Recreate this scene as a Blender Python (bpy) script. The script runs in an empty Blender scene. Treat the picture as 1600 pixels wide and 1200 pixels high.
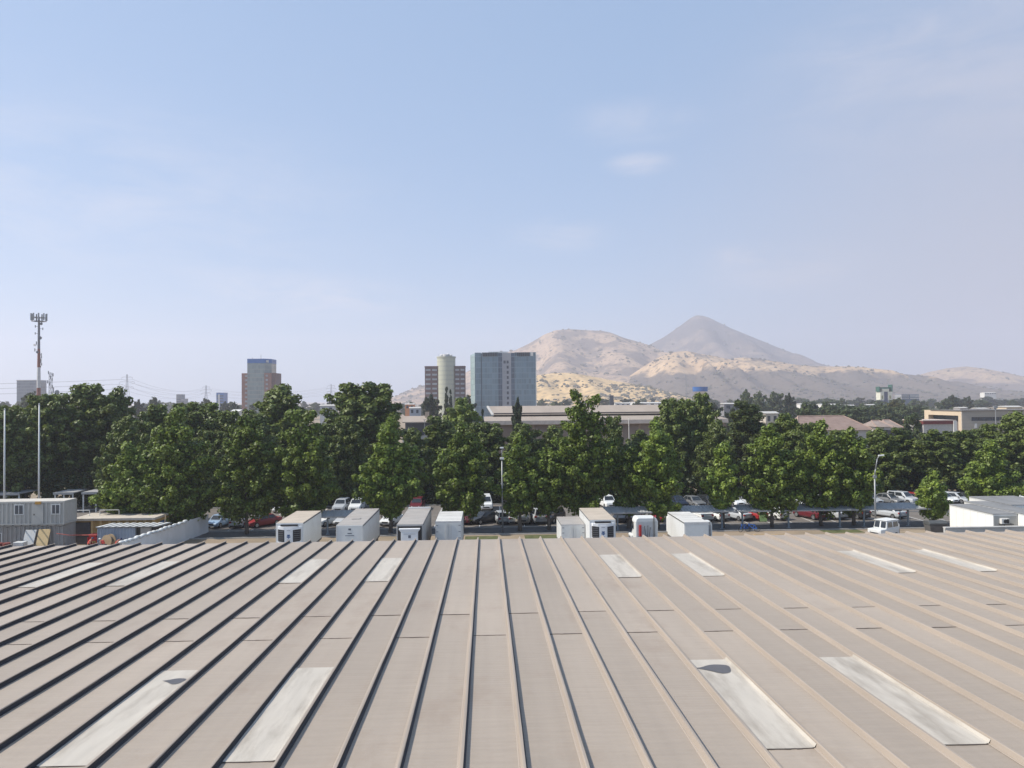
import bpy, math, random
import numpy as np
from mathutils import Vector, Matrix
R = math.radians
S = bpy.context.scene
COL = S.collection

# ------------------------------------------------------------ camera
CAM = Vector((0.0, 0.0, 15.5)); FPX = 1200.0
YAW, PITCH, ROLL = R(1.93), R(1.146), R(0.5)
_f = Vector((math.sin(YAW)*math.cos(PITCH), math.cos(YAW)*math.cos(PITCH), math.sin(PITCH)))
_r0 = Vector((math.cos(YAW), -math.sin(YAW), 0)); _u0 = _r0.cross(_f)
_r = _r0*math.cos(ROLL) - _u0*math.sin(ROLL); _u = _r0*math.sin(ROLL) + _u0*math.cos(ROLL)
cd = bpy.data.cameras.new('camera'); cam = bpy.data.objects.new('camera', cd); COL.objects.link(cam)
cam.matrix_world = Matrix(((_r.x, _u.x, -_f.x, CAM.x), (_r.y, _u.y, -_f.y, CAM.y), (_r.z, _u.z, -_f.z, CAM.z), (0, 0, 0, 1)))
cd.sensor_width = 36; cd.lens = 36*FPX/1600; cd.clip_start = 0.5; cd.clip_end = 30000
S.camera = cam

def at(px, py, Y):
    d = _r*((px-800)/FPX) + _u*(-(py-600)/FPX) + _f
    return CAM + d*(Y/d.y)
def on_z(px, py, z=0.0):
    d = _r*((px-800)/FPX) + _u*(-(py-600)/FPX) + _f
    return CAM + d*((z-CAM.z)/d.z)
def gx(px, Y, py=700): return at(px, py, Y).x

# ------------------------------------------------------------ world, sun, exposure
SUN_EL, SUN_AZ = R(47), R(266.5)
w = bpy.data.worlds.new('World'); S.world = w; w.use_nodes = True
nt = w.node_tree; N = nt.nodes; L = nt.links; N.clear()
wo = N.new('ShaderNodeOutputWorld'); bg = N.new('ShaderNodeBackground'); sky = N.new('ShaderNodeTexSky')
sky.sky_type = 'NISHITA'; sky.sun_disc = False; sky.sun_elevation = SUN_EL; sky.sun_rotation = SUN_AZ
sky.altitude = 500; sky.air_density = 1.0; sky.dust_density = 1.6; sky.ozone_density = 2.0
bg.inputs['Strength'].default_value = 0.12
# thin high cloud wisps, mixed over the sky by direction
tc = N.new('ShaderNodeTexCoord'); mp = N.new('ShaderNodeMapping'); mp.inputs['Scale'].default_value = (1, 1, 3.6)
L.new(tc.outputs['Generated'], mp.inputs['Vector'])
nz = N.new('ShaderNodeTexNoise'); nz.inputs['Scale'].default_value = 8.0; nz.inputs['Detail'].default_value = 11; nz.inputs['Roughness'].default_value = .62; nz.inputs['Distortion'].default_value = .5
L.new(mp.outputs['Vector'], nz.inputs['Vector'])
rp = N.new('ShaderNodeValToRGB'); rp.color_ramp.elements[0].position = .34; rp.color_ramp.elements[1].position = .74
L.new(nz.outputs['Fac'], rp.inputs['Fac'])
tot = None
for (px, py, rad, amt) in ((1000, 256, .055, .8), (990, 190, .11, .35), (1165, 400, .07, .55), (1240, 425, .14, .5), (430, 458, .14, .45), (540, 468, .12, .4), (1400, 60, .20, .25), (870, 370, .10, .35), (120, 300, .45, .35), (1580, 120, .35, .4)):
    d = (_r*((px-800)/FPX) + _u*(-(py-600)/FPX) + _f).normalized()
    ds = N.new('ShaderNodeVectorMath'); ds.operation = 'SUBTRACT'; ds.inputs[1].default_value = d
    L.new(tc.outputs['Generated'], ds.inputs[0])
    sc_ = N.new('ShaderNodeVectorMath'); sc_.operation = 'MULTIPLY'; sc_.inputs[1].default_value = (1, 1, 3.0); L.new(ds.outputs[0], sc_.inputs[0])
    ln = N.new('ShaderNodeVectorMath'); ln.operation = 'LENGTH'; L.new(sc_.outputs[0], ln.inputs[0])
    mr = N.new('ShaderNodeMapRange'); mr.interpolation_type = 'SMOOTHSTEP'
    mr.inputs['From Min'].default_value = rad; mr.inputs['From Max'].default_value = 0.0; mr.inputs['To Min'].default_value = 0; mr.inputs['To Max'].default_value = amt
    L.new(ln.outputs['Value'], mr.inputs['Value'])
    if tot is None: tot = mr.outputs[0]
    else:
        ad = N.new('ShaderNodeMath'); ad.operation = 'ADD'; L.new(tot, ad.inputs[0]); L.new(mr.outputs[0], ad.inputs[1]); tot = ad.outputs[0]
mu = N.new('ShaderNodeMath'); mu.operation = 'MULTIPLY'; mu.use_clamp = True; L.new(tot, mu.inputs[0]); L.new(rp.outputs['Color'], mu.inputs[1])
mx = N.new('ShaderNodeMix'); mx.data_type = 'RGBA'
# dusty air evens the sky out: the clear-sky model thinned towards a pale blue veil
veil = N.new('ShaderNodeMix'); veil.data_type = 'RGBA'; veil.inputs['Factor'].default_value = .62
L.new(sky.outputs['Color'], veil.inputs['A']); veil.inputs['B'].default_value = (2.42, 3.70, 5.65, 1)
L.new(mu.outputs[0], mx.inputs['Factor']); L.new(veil.outputs['Result'], mx.inputs['A']); mx.inputs['B'].default_value = (5.9, 5.6, 5.9, 1)
# dull lilac smog bank low on the right, behind the hills
ds = N.new('ShaderNodeVectorMath'); ds.operation = 'DISTANCE'; ds.inputs[1].default_value = (_r*(900/FPX) + _u*(40/FPX) + _f).normalized(); L.new(tc.outputs['Generated'], ds.inputs[0])
sm = N.new('ShaderNodeMapRange'); sm.interpolation_type = 'SMOOTHSTEP'; sm.inputs['From Min'].default_value = .62; sm.inputs['From Max'].default_value = .0; sm.inputs['To Max'].default_value = .95
L.new(ds.outputs['Value'], sm.inputs['Value'])
mx2 = N.new('ShaderNodeMix'); mx2.data_type = 'RGBA'; L.new(sm.outputs[0], mx2.inputs['Factor']); L.new(mx.outputs['Result'], mx2.inputs['A']); mx2.inputs['B'].default_value = (3.35, 3.4, 4.0, 1)
L.new(mx2.outputs['Result'], bg.inputs['Color']); L.new(bg.outputs[0], wo.inputs['Surface'])

sd = bpy.data.lights.new('sun', 'SUN'); sd.energy = 4.9; sd.angle = R(0.6); sd.color = (1.0, .935, .835)
sun = bpy.data.objects.new('sun', sd); COL.objects.link(sun)
_sv = Vector((math.sin(SUN_AZ)*math.cos(SUN_EL), math.cos(SUN_AZ)*math.cos(SUN_EL), math.sin(SUN_EL)))
sun.rotation_euler = _sv.to_track_quat('Z', 'Y').to_euler(); sun.location = (-40, -20, 80)
S.view_settings.view_transform = 'Standard'; S.view_settings.look = 'None'; S.view_settings.gamma = 1; S.view_settings.exposure = 0.3
S.cycles.use_denoising = True
S.cycles.max_bounces = 8; S.cycles.transparent_max_bounces = 8; S.cycles.volume_bounces = 1
S.cycles.sample_clamp_indirect = 6

# ------------------------------------------------------------ haze
hz_density = 2.45e-4

# ------------------------------------------------------------ materials
def mat(name, col, rough=.65, metal=0.0, var=.14, scale=2.0, bump=0.0, spec=.35, usecol=False, streak=None, dirt=None, dirt_amt=0.0, coords='Object'):
    m = bpy.data.materials.new(name); m.use_nodes = True
    nt = m.node_tree; N = nt.nodes; L = nt.links
    b = N['Principled BSDF']; b.inputs['Roughness'].default_value = rough; b.inputs['Metallic'].default_value = metal
    b.inputs['Specular IOR Level'].default_value = spec
    if usecol:
        oi = N.new('ShaderNodeObjectInfo'); src = oi.outputs['Color']
    else:
        rgb = N.new('ShaderNodeRGB'); rgb.outputs[0].default_value = (*col, 1); src = rgb.outputs[0]
    tc = N.new('ShaderNodeTexCoord'); mp = N.new('ShaderNodeMapping'); L.new(tc.outputs[coords], mp.inputs['Vector'])
    if streak: mp.inputs['Scale'].default_value = streak
    nz = N.new('ShaderNodeTexNoise'); nz.inputs['Scale'].default_value = scale; nz.inputs['Detail'].default_value = 6
    L.new(mp.outputs[0], nz.inputs['Vector'])
    mr = N.new('ShaderNodeMapRange'); mr.inputs['From Min'].default_value = .25; mr.inputs['From Max'].default_value = .75
    mr.inputs['To Min'].default_value = 1-var; mr.inputs['To Max'].default_value = 1+var; L.new(nz.outputs['Fac'], mr.inputs['Value'])
    mm = N.new('ShaderNodeVectorMath'); mm.operation = 'SCALE'; L.new(src, mm.inputs[0]); L.new(mr.outputs[0], mm.inputs['Scale'])
    out = mm.outputs[0]
    if dirt:
        n2 = N.new('ShaderNodeTexNoise'); n2.inputs['Scale'].default_value = scale*.45; n2.inputs['Detail'].default_value = 8; n2.inputs['Roughness'].default_value = .65
        L.new(mp.outputs[0], n2.inputs['Vector'])
        r2 = N.new('ShaderNodeMapRange'); r2.inputs['From Min'].default_value = .48; r2.inputs['From Max'].default_value = .75
        r2.inputs['To Min'].default_value = 0; r2.inputs['To Max'].default_value = dirt_amt; L.new(n2.outputs['Fac'], r2.inputs['Value'])
        mx = N.new('ShaderNodeMix'); mx.data_type = 'RGBA'; L.new(r2.outputs[0], mx.inputs['Factor']); L.new(out, mx.inputs['A']); mx.inputs['B'].default_value = (*dirt, 1)
        out = mx.outputs['Result']
    L.new(out, b.inputs['Base Color'])
    if bump:
        bp = N.new('ShaderNodeBump'); bp.inputs['Strength'].default_value = bump; bp.inputs['Distance'].default_value = .05
        L.new(nz.outputs['Fac'], bp.inputs['Height']); L.new(bp.outputs[0], b.inputs['Normal'])
    return m

def leaf_mat(name, trans=.16, rough=.5):
    m = bpy.data.materials.new(name); m.use_nodes = True
    nt = m.node_tree; N = nt.nodes; L = nt.links; b = N['Principled BSDF']; out = N['Material Output']
    b.inputs['Roughness'].default_value = rough; b.inputs['Specular IOR Level'].default_value = .3
    oi = N.new('ShaderNodeObjectInfo'); ge = N.new('ShaderNodeNewGeometry')
    mr = N.new('ShaderNodeMapRange'); mr.inputs['To Min'].default_value = .58; mr.inputs['To Max'].default_value = 1.45
    L.new(ge.outputs['Random Per Island'], mr.inputs['Value'])
    sc = N.new('ShaderNodeVectorMath'); sc.operation = 'SCALE'; L.new(oi.outputs['Color'], sc.inputs[0]); L.new(mr.outputs[0], sc.inputs['Scale'])
    tc = N.new('ShaderNodeTexCoord'); nz = N.new('ShaderNodeTexNoise'); nz.inputs['Scale'].default_value = .75; nz.inputs['Detail'].default_value = 3
    L.new(tc.outputs['Object'], nz.inputs['Vector'])
    m2 = N.new('ShaderNodeMapRange'); m2.inputs['From Min'].default_value = .35; m2.inputs['From Max'].default_value = .68; m2.inputs['To Max'].default_value = .85
    L.new(nz.outputs['Fac'], m2.inputs['Value'])
    mm = N.new('ShaderNodeVectorMath'); mm.operation = 'MULTIPLY'; mm.inputs[1].default_value = (1.45, 1.28, .85); L.new(sc.outputs[0], mm.inputs[0])
    mx = N.new('ShaderNodeMix'); mx.data_type = 'RGBA'; L.new(m2.outputs[0], mx.inputs['Factor']); L.new(sc.outputs[0], mx.inputs['A']); L.new(mm.outputs[0], mx.inputs['B'])
    L.new(mx.outputs['Result'], b.inputs['Base Color'])
    tr = N.new('ShaderNodeBsdfTranslucent'); t2 = N.new('ShaderNodeVectorMath'); t2.operation = 'MULTIPLY'; t2.inputs[1].default_value = (1.5, 1.45, .7)
    L.new(mx.outputs['Result'], t2.inputs[0]); L.new(t2.outputs[0], tr.inputs['Color'])
    ms = N.new('ShaderNodeMixShader'); ms.inputs[0].default_value = trans; L.new(b.outputs[0], ms.inputs[1]); L.new(tr.outputs[0], ms.inputs[2]); L.new(ms.outputs[0], out.inputs['Surface'])
    return m

# ------------------------------------------------------------ mesh builder
class MB:
    def __init__(s): s.v = []; s.f = []; s.m = []; s.cur = 0
    def face(s, pts):
        i = len(s.v); s.v += [tuple(p) for p in pts]; s.f.append(tuple(range(i, i+len(pts)))); s.m.append(s.cur)
    def box(s, x0, x1, y0, y1, z0, z1):
        i = len(s.v)
        s.v += [(x0,y0,z0),(x1,y0,z0),(x1,y1,z0),(x0,y1,z0),(x0,y0,z1),(x1,y0,z1),(x1,y1,z1),(x0,y1,z1)]
        for q in ((3,2,1,0),(4,5,6,7),(0,1,5,4),(1,2,6,5),(2,3,7,6),(3,0,4,7)): s.f.append(tuple(i+k for k in q)); s.m.append(s.cur)
        return s
    def hexa(s, b, t):
        i = len(s.v); s.v += [tuple(p) for p in b] + [tuple(p) for p in t]
        for q in ((3,2,1,0),(4,5,6,7),(0,1,5,4),(1,2,6,5),(2,3,7,6),(3,0,4,7)): s.f.append(tuple(i+k for k in q)); s.m.append(s.cur)
        return s
    def cyl(s, p0, p1, r0, r1=None, n=10, caps=True):
        r1 = r0 if r1 is None else r1
        p0 = Vector(p0); p1 = Vector(p1); a = (p1-p0).normalized(); u = a.orthogonal().normalized(); v = a.cross(u)
        i = len(s.v)
        for p, r in ((p0, r0), (p1, r1)):
            for k in range(n):
                t = 2*math.pi*k/n; s.v.append(tuple(p + (u*math.cos(t) + v*math.sin(t))*r))
        for k in range(n):
            s.f.append((i+k, i+(k+1)%n, i+n+(k+1)%n, i+n+k)); s.m.append(s.cur)
        if caps:
            s.f.append(tuple(i+k for k in reversed(range(n)))); s.m.append(s.cur)
            s.f.append(tuple(i+n+k for k in range(n))); s.m.append(s.cur)
        return s
    def tube(s, pts, rs, n=8):
        for k in range(len(pts)-1): s.cyl(pts[k], pts[k+1], rs[k], rs[k+1], n)
        return s
    def prism(s, poly, axis, a, b):
        def P(u, v, t): return (u, t, v) if axis == 'y' else ((t, u, v) if axis == 'x' else (u, v, t))
        i = len(s.v); n = len(poly)
        s.v += [P(u, v, a) for u, v in poly] + [P(u, v, b) for u, v in poly]
        s.f.append(tuple(range(i, i+n))); s.f.append(tuple(reversed(range(i+n, i+2*n)))); s.m += [s.cur]*2
        for k in range(n): s.f.append((i+k, i+n+k, i+n+(k+1)%n, i+(k+1)%n)); s.m.append(s.cur)
        return s
    def ball(s, c, r, sx=1, sy=1, sz=1, n=10, k=6):
        i = len(s.v); c = Vector(c)
        for a in range(k+1):
            ph = math.pi*a/k
            for b in range(n):
                t = 2*math.pi*b/n
                s.v.append((c.x+r*sx*math.sin(ph)*math.cos(t), c.y+r*sy*math.sin(ph)*math.sin(t), c.z+r*sz*math.cos(ph)))
        for a in range(k):
            for b in range(n):
                s.f.append((i+a*n+b, i+(a+1)*n+b, i+(a+1)*n+(b+1)%n, i+a*n+(b+1)%n)); s.m.append(s.cur)
        return s
    def corr(s, x0, x1, z0, z1, y, depth=.04, pitch=.28, axis='x'):
        # trapezoid corrugated wall facing -Y (axis x) or +-X (axis y)
        n = max(1, int(round((x1-x0)/pitch))); p = (x1-x0)/n; pts = []
        for k in range(n):
            a = x0+k*p; pts += [(a, 0), (a+.28*p, 0), (a+.42*p, depth), (a+.82*p, depth)]
        pts.append((x1, 0))
        for (a, d0), (b, d1) in zip(pts[:-1], pts[1:]):
            if axis == 'x': s.face([(a, y+d0, z0), (b, y+d1, z0), (b, y+d1, z1), (a, y+d0, z1)])
            else: s.face([(y+d0, a, z0), (y+d1, b, z0), (y+d1, b, z1), (y+d0, a, z1)])
        return s
    def build(s, name, m, parent=None, smooth=False, bevel=0.0, loc=None, rot=None, color=None, fix=True):
        me = bpy.data.meshes.new(name); me.from_pydata(s.v, [], s.f)
        ms = m if isinstance(m, (list, tuple)) else [m]
        for q in ms: me.materials.append(q)
        if len(ms) > 1: me.polygons.foreach_set('material_index', s.m)
        if smooth: me.polygons.foreach_set('use_smooth', [True]*len(me.polygons))
        if fix:
            import bmesh
            bm = bmesh.new(); bm.from_mesh(me); bmesh.ops.recalc_face_normals(bm, faces=bm.faces); bm.to_mesh(me); bm.free()
        me.update()
        o = bpy.data.objects.new(name, me); COL.objects.link(o)
        if parent is not None: o.parent = parent
        if loc is not None: o.location = loc
        if rot is not None: o.rotation_euler = rot
        if color is not None: o.color = color
        if bevel:
            bv = o.modifiers.new('bevel', 'BEVEL'); bv.width = bevel; bv.segments = 2; bv.limit_method = 'ANGLE'; bv.angle_limit = R(35)
        return o

def thing(name, label, cat, loc=(0,0,0), rz=0.0, group=None):
    o = bpy.data.objects.new(name, None); COL.objects.link(o); o.empty_display_size = .5
    o.location = loc; o.rotation_euler = (0, 0, rz); o['label'] = label; o['category'] = cat
    if group: o['group'] = group
    return o
def tag(o, label, cat, group=None):
    o['label'] = label; o['category'] = cat
    if group: o['group'] = group
    return o
def structure(o): o['kind'] = 'structure'; return o
def stuff(o): o['kind'] = 'stuff'; return o
def kids(o): return [c for c in bpy.data.objects if c.parent == o]
def copy_thing(src, children, label, loc, rz=0.0, scale=None, group=None, color=None):
    c = src.copy(); COL.objects.link(c); c.location = loc; c.rotation_euler = (0, 0, rz)
    if scale: c.scale = scale
    c['label'] = label
    if group: c['group'] = group
    new = []
    for ch, gs in children:
        d = ch.copy(); COL.objects.link(d); d.parent = c
        if color is not None: d.color = color
        new.append(d)
        for g in gs:
            e = g.copy(); COL.objects.link(e); e.parent = d
    return c, new
def tree_of(o):
    return [(c, kids(c)) for c in kids(o)]
# ------------------------------------------------------------ setting: ground sheets
rng = np.random.default_rng(7)
m_soil = mat('dry_soil', (.27,.21,.15), .95, var=.25, scale=.25, dirt=(.16,.15,.09), dirt_amt=.6)
m_asph = mat('asphalt', (.155,.138,.122), .92, var=.16, scale=.6, dirt=(.09,.085,.08), dirt_amt=.5)
m_lane_shaded = mat('lane_asphalt_shaded', (.085,.083,.082), .9, var=.18, scale=.7, dirt=(.12,.11,.10), dirt_amt=.5)  # asphalt darkened to paint in the shade of trees and canopies
m_grass = mat('lawn', (.085,.098,.036), .95, var=.35, scale=1.5, dirt=(.20,.16,.09), dirt_amt=.5)
m_yard = mat('yard_concrete', (.27,.25,.22), .9, var=.15, scale=.4, dirt=(.12,.11,.10), dirt_amt=.6)
m_white = mat('white_paint', (.72,.72,.70), .6, var=.06)
m_kerb = mat('kerb_concrete', (.36,.35,.33), .9, var=.12, scale=3)
def sheet(name, x0, x1, y0, y1, z, m):
    o = MB(); o.face([(x0,y0,z),(x1,y0,z),(x1,y1,z),(x0,y1,z)]); return structure(o.build(name, m, fix=False))
g = MB(); g.face([(-9000,-3000,0),(9000,-3000,0),(9000,9000,0),(-9000,9000,0)]); structure(g.build('ground', m_soil, fix=False))
sheet('yard', -90, 110, 36, 79, .004, m_yard)
sheet('planting_strip', -36, 110, 79, 88.3, .006, m_soil)
sheet('access_lane', -36, 110, 88.5, 93.0, .010, m_lane_shaded)
sheet('car_park', -120, 130, 93.2, 113.5, .008, m_asph)
for (a, b, y0, y1) in ((-2.5, 1.2, 83.5, 87.6), (4.2, 8.5, 84.0, 87.8), (38.5, 43, 86.3, 88.2)):
    sheet('lawn', a, b, y0, y1, .012, m_grass)
k = MB(); k.box(-36, 110, 88.3, 88.5, 0, .12); k.box(-36, 110, 93.0, 93.2, 0, .12); k.box(-120, 130, 113.5, 113.75, 0, .14)
structure(k.build('kerb', m_kerb))
bm_ = MB()
for i in range(52):
    x = -34+i*2.75; bm_.face([(x,93.4,.013),(x+.1,93.4,.013),(x+.1,98.4,.013),(x,98.4,.013)])
    bm_.face([(x,106.4,.013),(x+.1,106.4,.013),(x+.1,111.6,.013),(x,111.6,.013)])
structure(bm_.build('bay_markings', m_white, fix=False))

# ------------------------------------------------------------ hills
def hill_mat(name, grass, brush, cover, scale, pale=(.50,.40,.27), spots=.5, zb=None):
    m = bpy.data.materials.new(name); m.use_nodes = True
    nt = m.node_tree; N = nt.nodes; L = nt.links; b = N['Principled BSDF']; b.inputs['Roughness'].default_value = 1; b.inputs['Specular IOR Level'].default_value = 0
    tc = N.new('ShaderNodeTexCoord')
    def noise(sc, det=8, ro=.6):
        n = N.new('ShaderNodeTexNoise'); n.inputs['Scale'].default_value = sc; n.inputs['Detail'].default_value = det; n.inputs['Roughness'].default_value = ro
        L.new(tc.outputs['Object'], n.inputs['Vector']); return n.outputs['Fac']
    def ramp(v, a, c, lo=0, hi=1):
        r = N.new('ShaderNodeMapRange'); r.interpolation_type = 'SMOOTHSTEP'
        r.inputs['From Min'].default_value = a; r.inputs['From Max'].default_value = c; r.inputs['To Min'].default_value = lo; r.inputs['To Max'].default_value = hi
        L.new(v, r.inputs['Value']); return r.outputs[0]
    def mix(f, A, B):
        x = N.new('ShaderNodeMix'); x.data_type = 'RGBA'; L.new(f, x.inputs['Factor'])
        for k, v in (('A', A), ('B', B)):
            if isinstance(v, tuple): x.inputs[k].default_value = (*v, 1)
            else: L.new(v, x.inputs[k])
        return x.outputs['Result']
    c = mix(ramp(noise(scale*1.4), .35, .7), grass, pale)
    nv = noise(scale)
    if zb:   # brush keeps to the lower slopes, grass to the crest
        se = N.new('ShaderNodeSeparateXYZ'); L.new(tc.outputs['Object'], se.inputs[0]); zr_ = ramp(se.outputs['Z'], zb[0], zb[1], .16, -.16)
        ad = N.new('ShaderNodeMath'); ad.operation = 'ADD'; L.new(nv, ad.inputs[0]); L.new(zr_, ad.inputs[1]); nv = ad.outputs[0]
    c = mix(ramp(nv, .62-cover*.35, .70-cover*.30, 0, .92), c, brush)
    c = mix(ramp(noise(scale*9, 4, .7), .45, .70, 0, .45), c, tuple(x*.8 for x in brush))
    v = N.new('ShaderNodeTexVoronoi'); v.inputs['Scale'].default_value = .055; L.new(tc.outputs['Object'], v.inputs['Vector'])
    v2 = N.new('ShaderNodeTexVoronoi'); v2.inputs['Scale'].default_value = .021; L.new(tc.outputs['Object'], v2.inputs['Vector'])
    c = mix(ramp(v.outputs['Distance'], .34, .20, 0, spots), c, tuple(x*.55 for x in brush))
    c = mix(ramp(v2.outputs['Distance'], .30, .16, 0, spots), c, tuple(x*.5 for x in brush))
    L.new(c, b.inputs['Base Color'])
    return m
def fbm2(x, y, seed, octs=5, base=1.0, gain=.5):
    r = np.random.default_rng(seed); out = np.zeros_like(x); amp = 1.0; fr = base
    for _ in range(octs):
        for _k in range(3):
            a = r.uniform(0, 2*math.pi); p = r.uniform(0, 6.28)
            out += amp*np.sin((x*math.cos(a)+y*math.sin(a))*fr+p)/3
        amp *= gain; fr *= 1.93
    return out
def hill(name, pts, D, front, back, m, seed, rough=.05, gully=.10, nx=340, ny=90):
    P = [at(px, py, D) for px, py in pts]; X = np.array([p.x for p in P]); Z = np.array([max(p.z, -6) for p in P])
    xs = np.linspace(X[0], X[-1], nx); zs = np.interp(xs, X, Z)
    ker = np.array([0, 1, 3, 1, 0.]); ker /= ker.sum(); zs = np.convolve(np.pad(zs, 2, mode='edge'), ker, 'valid')
    v = np.concatenate([np.linspace(-1, 0, int(ny*.75)), np.linspace(0, 1, ny-int(ny*.75)+1)[1:]])
    yy = np.where(v < 0, D+v*front, D+v*back)
    XX, VV = np.meshgrid(xs, v); _, YY = np.meshgrid(xs, yy); ZZ = np.tile(zs, (len(v), 1))
    H = Z.max()+8
    nzv = fbm2(XX/H*1.0, YY/H*1.0, seed, 5, 2.2, .55)
    av = np.abs(VV)
    shape = np.where(av < 1, np.abs(1-av)**1.55*(1+.2*av), 0)
    gul = np.sin(XX/H*9+4*fbm2(XX/H, YY/H*.3, seed+3, 3, 1.5))
    edge = np.minimum(1, 5*av)                     # the crest itself keeps its outline
    z = (ZZ+8)*shape*(1+edge*(rough*2.2*nzv+gully*gul*av*(1-av)*2))-8
    fine = fbm2(XX/H*5.5, YY/H*5.5, seed+9, 4, 2.0, .6)
    z += fine*rough*.10*H*np.minimum(1, 4*av)*(av < 1)*np.minimum(1, shape*3)
    z += (nzv*rough*.25*H)*(1-np.minimum(1, av*1.0))*np.minimum(1, (ZZ+8)/60)*.35
    V = np.stack([XX, YY, z], -1).reshape(-1, 3)
    n = nx; F = []
    for j in range(len(v)-1):
        a = np.arange(n-1)+j*n; F.append(np.stack([a, a+1, a+n+1, a+n], -1))
    F = np.concatenate(F)
    me = bpy.data.meshes.new(name); me.from_pydata(V.tolist(), [], F.tolist()); me.materials.append(m)
    me.polygons.foreach_set('use_smooth', [True]*len(me.polygons)); me.update()
    o = bpy.data.objects.new(name, me); COL.objects.link(o); structure(o)
    return V.reshape(len(v), nx, 3)
mh_peak = hill_mat('peak_brush', (.17,.135,.112), (.085,.075,.07), .62, .0045, (.25,.19,.14), .45)
mh_mid = hill_mat('mid_grass', (.355,.255,.180), (.140,.113,.095), .46, .0075, (.42,.305,.20), .6)
mh_rdg = hill_mat('ridge_grass', (.42,.292,.172), (.092,.079,.068), .66, .0060, (.52,.37,.215), .65, (45, 125))
mh_near = hill_mat('near_grass', (.52,.365,.180), (.17,.135,.085), .16, .008, (.60,.43,.225), .40)
mh_rgt = hill_mat('right_grass', (.30,.215,.15), (.13,.105,.09), .58, .005, (.44,.32,.195), .5, (30, 110))
G_peak = hill('hill', [(820,625),(880,600),(940,577),(985,556),(1014,539),(1037,527),(1052,516.5),(1067,506),(1078,497.5),(1088,492.5),(1098,493.3),(1108,496.3),(1139,511.5),(1170,524),(1221,545),(1260,561),(1293,574),(1340,587),(1400,600),(1480,612),(1560,622)], 4300, 1500, 1500, mh_peak, 3, .04, .22)
G_mid = hill('hill', [(600,628),(618,619),(640,609),(663,602),(700,592),(727,582),(745,572),(770,560),(790,551),(805,547),(830,535),(850,523),(868,516),(890,514.5),(915,516),(940,517),(955,520),(975,528),(1000,535),(1020,541),(1040,552),(1070,568),(1100,580),(1160,596),(1250,612),(1320,624)], 3100, 1000, 1200, mh_mid, 11, .06, .26)
G_rdg = hill('hill', [(930,622),(960,604),(1000,576),(1030,558),(1052,550),(1075,548.5),(1095,553),(1115,556),(1140,561),(1160,558.5),(1180,559.5),(1200,563),(1250,571),(1290,573),(1330,573),(1365,576),(1400,583),(1440,591),(1480,599),(1520,608),(1560,618),(1600,625)], 2550, 760, 900, mh_rdg, 23, .07, .30)
G_near = hill('hill', [(690,630),(740,615),(780,601),(810,591),(840,586.5),(865,583),(890,582.5),(920,587),(960,595),(1000,602),(1030,608),(1055,615),(1085,625)], 1750, 420, 500, mh_near, 31, .06, .12, 200, 60)
G_rgt = hill('hill', [(1330,622),(1380,604),(1430,588),(1450,581.5),(1480,575.5),(1510,572.5),(1540,576),(1570,582),(1600,589),(1650,598),(1720,607),(1800,616)], 3300, 900, 1000, mh_rgt, 41, .05, .12)

# bushes on the slopes: past counting, one object
ico_v = np.array([(0,0,1),(.89,0,.45),(.28,.85,.45),(-.72,.53,.45),(-.72,-.53,.45),(.28,-.85,.45),(.72,.53,-.3),(-.28,.85,-.3),(-.89,0,-.3),(-.28,-.85,-.3),(.72,-.53,-.3)])
ico_f = [(0,1,2),(0,2,3),(0,3,4),(0,4,5),(0,5,1),(1,6,2),(2,6,7),(2,7,3),(3,7,8),(3,8,4),(4,8,9),(4,9,5),(5,9,10),(5,10,1),(1,10,6)]
V = []; F = []
for G, n, s0, s1 in ((G_near, 900, 1.5, 4.6), (G_mid, 900, 2.5, 7.0), (G_rdg, 900, 2.5, 6.0), (G_rgt, 260, 3, 7), (G_peak, 300, 4, 8)):
    J, I, _ = G.shape; mxz = G[:,:,2].max()
    cnt = 0
    while cnt < n:
        j = rng.integers(0, int(J*.78)); i = rng.integers(0, I-1); p = G[j, i]*.5+G[j, i+1]*.5 if rng.random() < .5 else G[j, i]
        if p[2] < 2: continue
        if math.sin(p[0]*.021+1.3*math.sin(p[1]*.013))+math.sin(p[1]*.03+p[2]*.05)+rng.uniform(-1.2, 1.2) < -.2: continue
        s = rng.uniform(s0, s1)*(1 if rng.random() < .8 else 1.5)
        q = p + np.array([rng.uniform(-6, 6), rng.uniform(-3, 3), 0])
        b = len(V); V += (q + ico_v*np.array([s, s, s*rng.uniform(.55,.9)])*rng.uniform(.75, 1.25, (11, 1))).tolist()
        F += [tuple(b+k for k in f) for f in ico_f]; cnt += 1
me = bpy.data.meshes.new('hillside_bushes'); me.from_pydata(V, [], F); me.materials.append(mat('bush_leaf', (.095,.088,.058), .95, var=.3, scale=.05, spec=.1))
stuff_o = bpy.data.objects.new('hillside_bushes', me); COL.objects.link(stuff_o); stuff(stuff_o)
tag(stuff_o, 'dark dry bushes dotted over the tan hillsides', 'bushes')

# ------------------------------------------------------------ haze volume
hz = MB(); hz.box(-5200, 6200, -300, 5900, -12, 490)
mh = bpy.data.materials.new('haze_air'); mh.use_nodes = True; hn = mh.node_tree; hn.nodes.clear()
ho = hn.nodes.new('ShaderNodeOutputMaterial'); pv = hn.nodes.new('ShaderNodeVolumePrincipled')
pv.inputs['Color'].default_value = (.89,.90,1.0,1); pv.inputs['Density'].default_value = hz_density; pv.inputs['Anisotropy'].default_value = .25
hn.links.new(pv.outputs[0], ho.inputs['Volume'])
hzo = hz.build('haze', mh, fix=True); stuff(hzo); tag(hzo, 'pale dusty haze hanging over the plain and the hills', 'haze')
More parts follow.
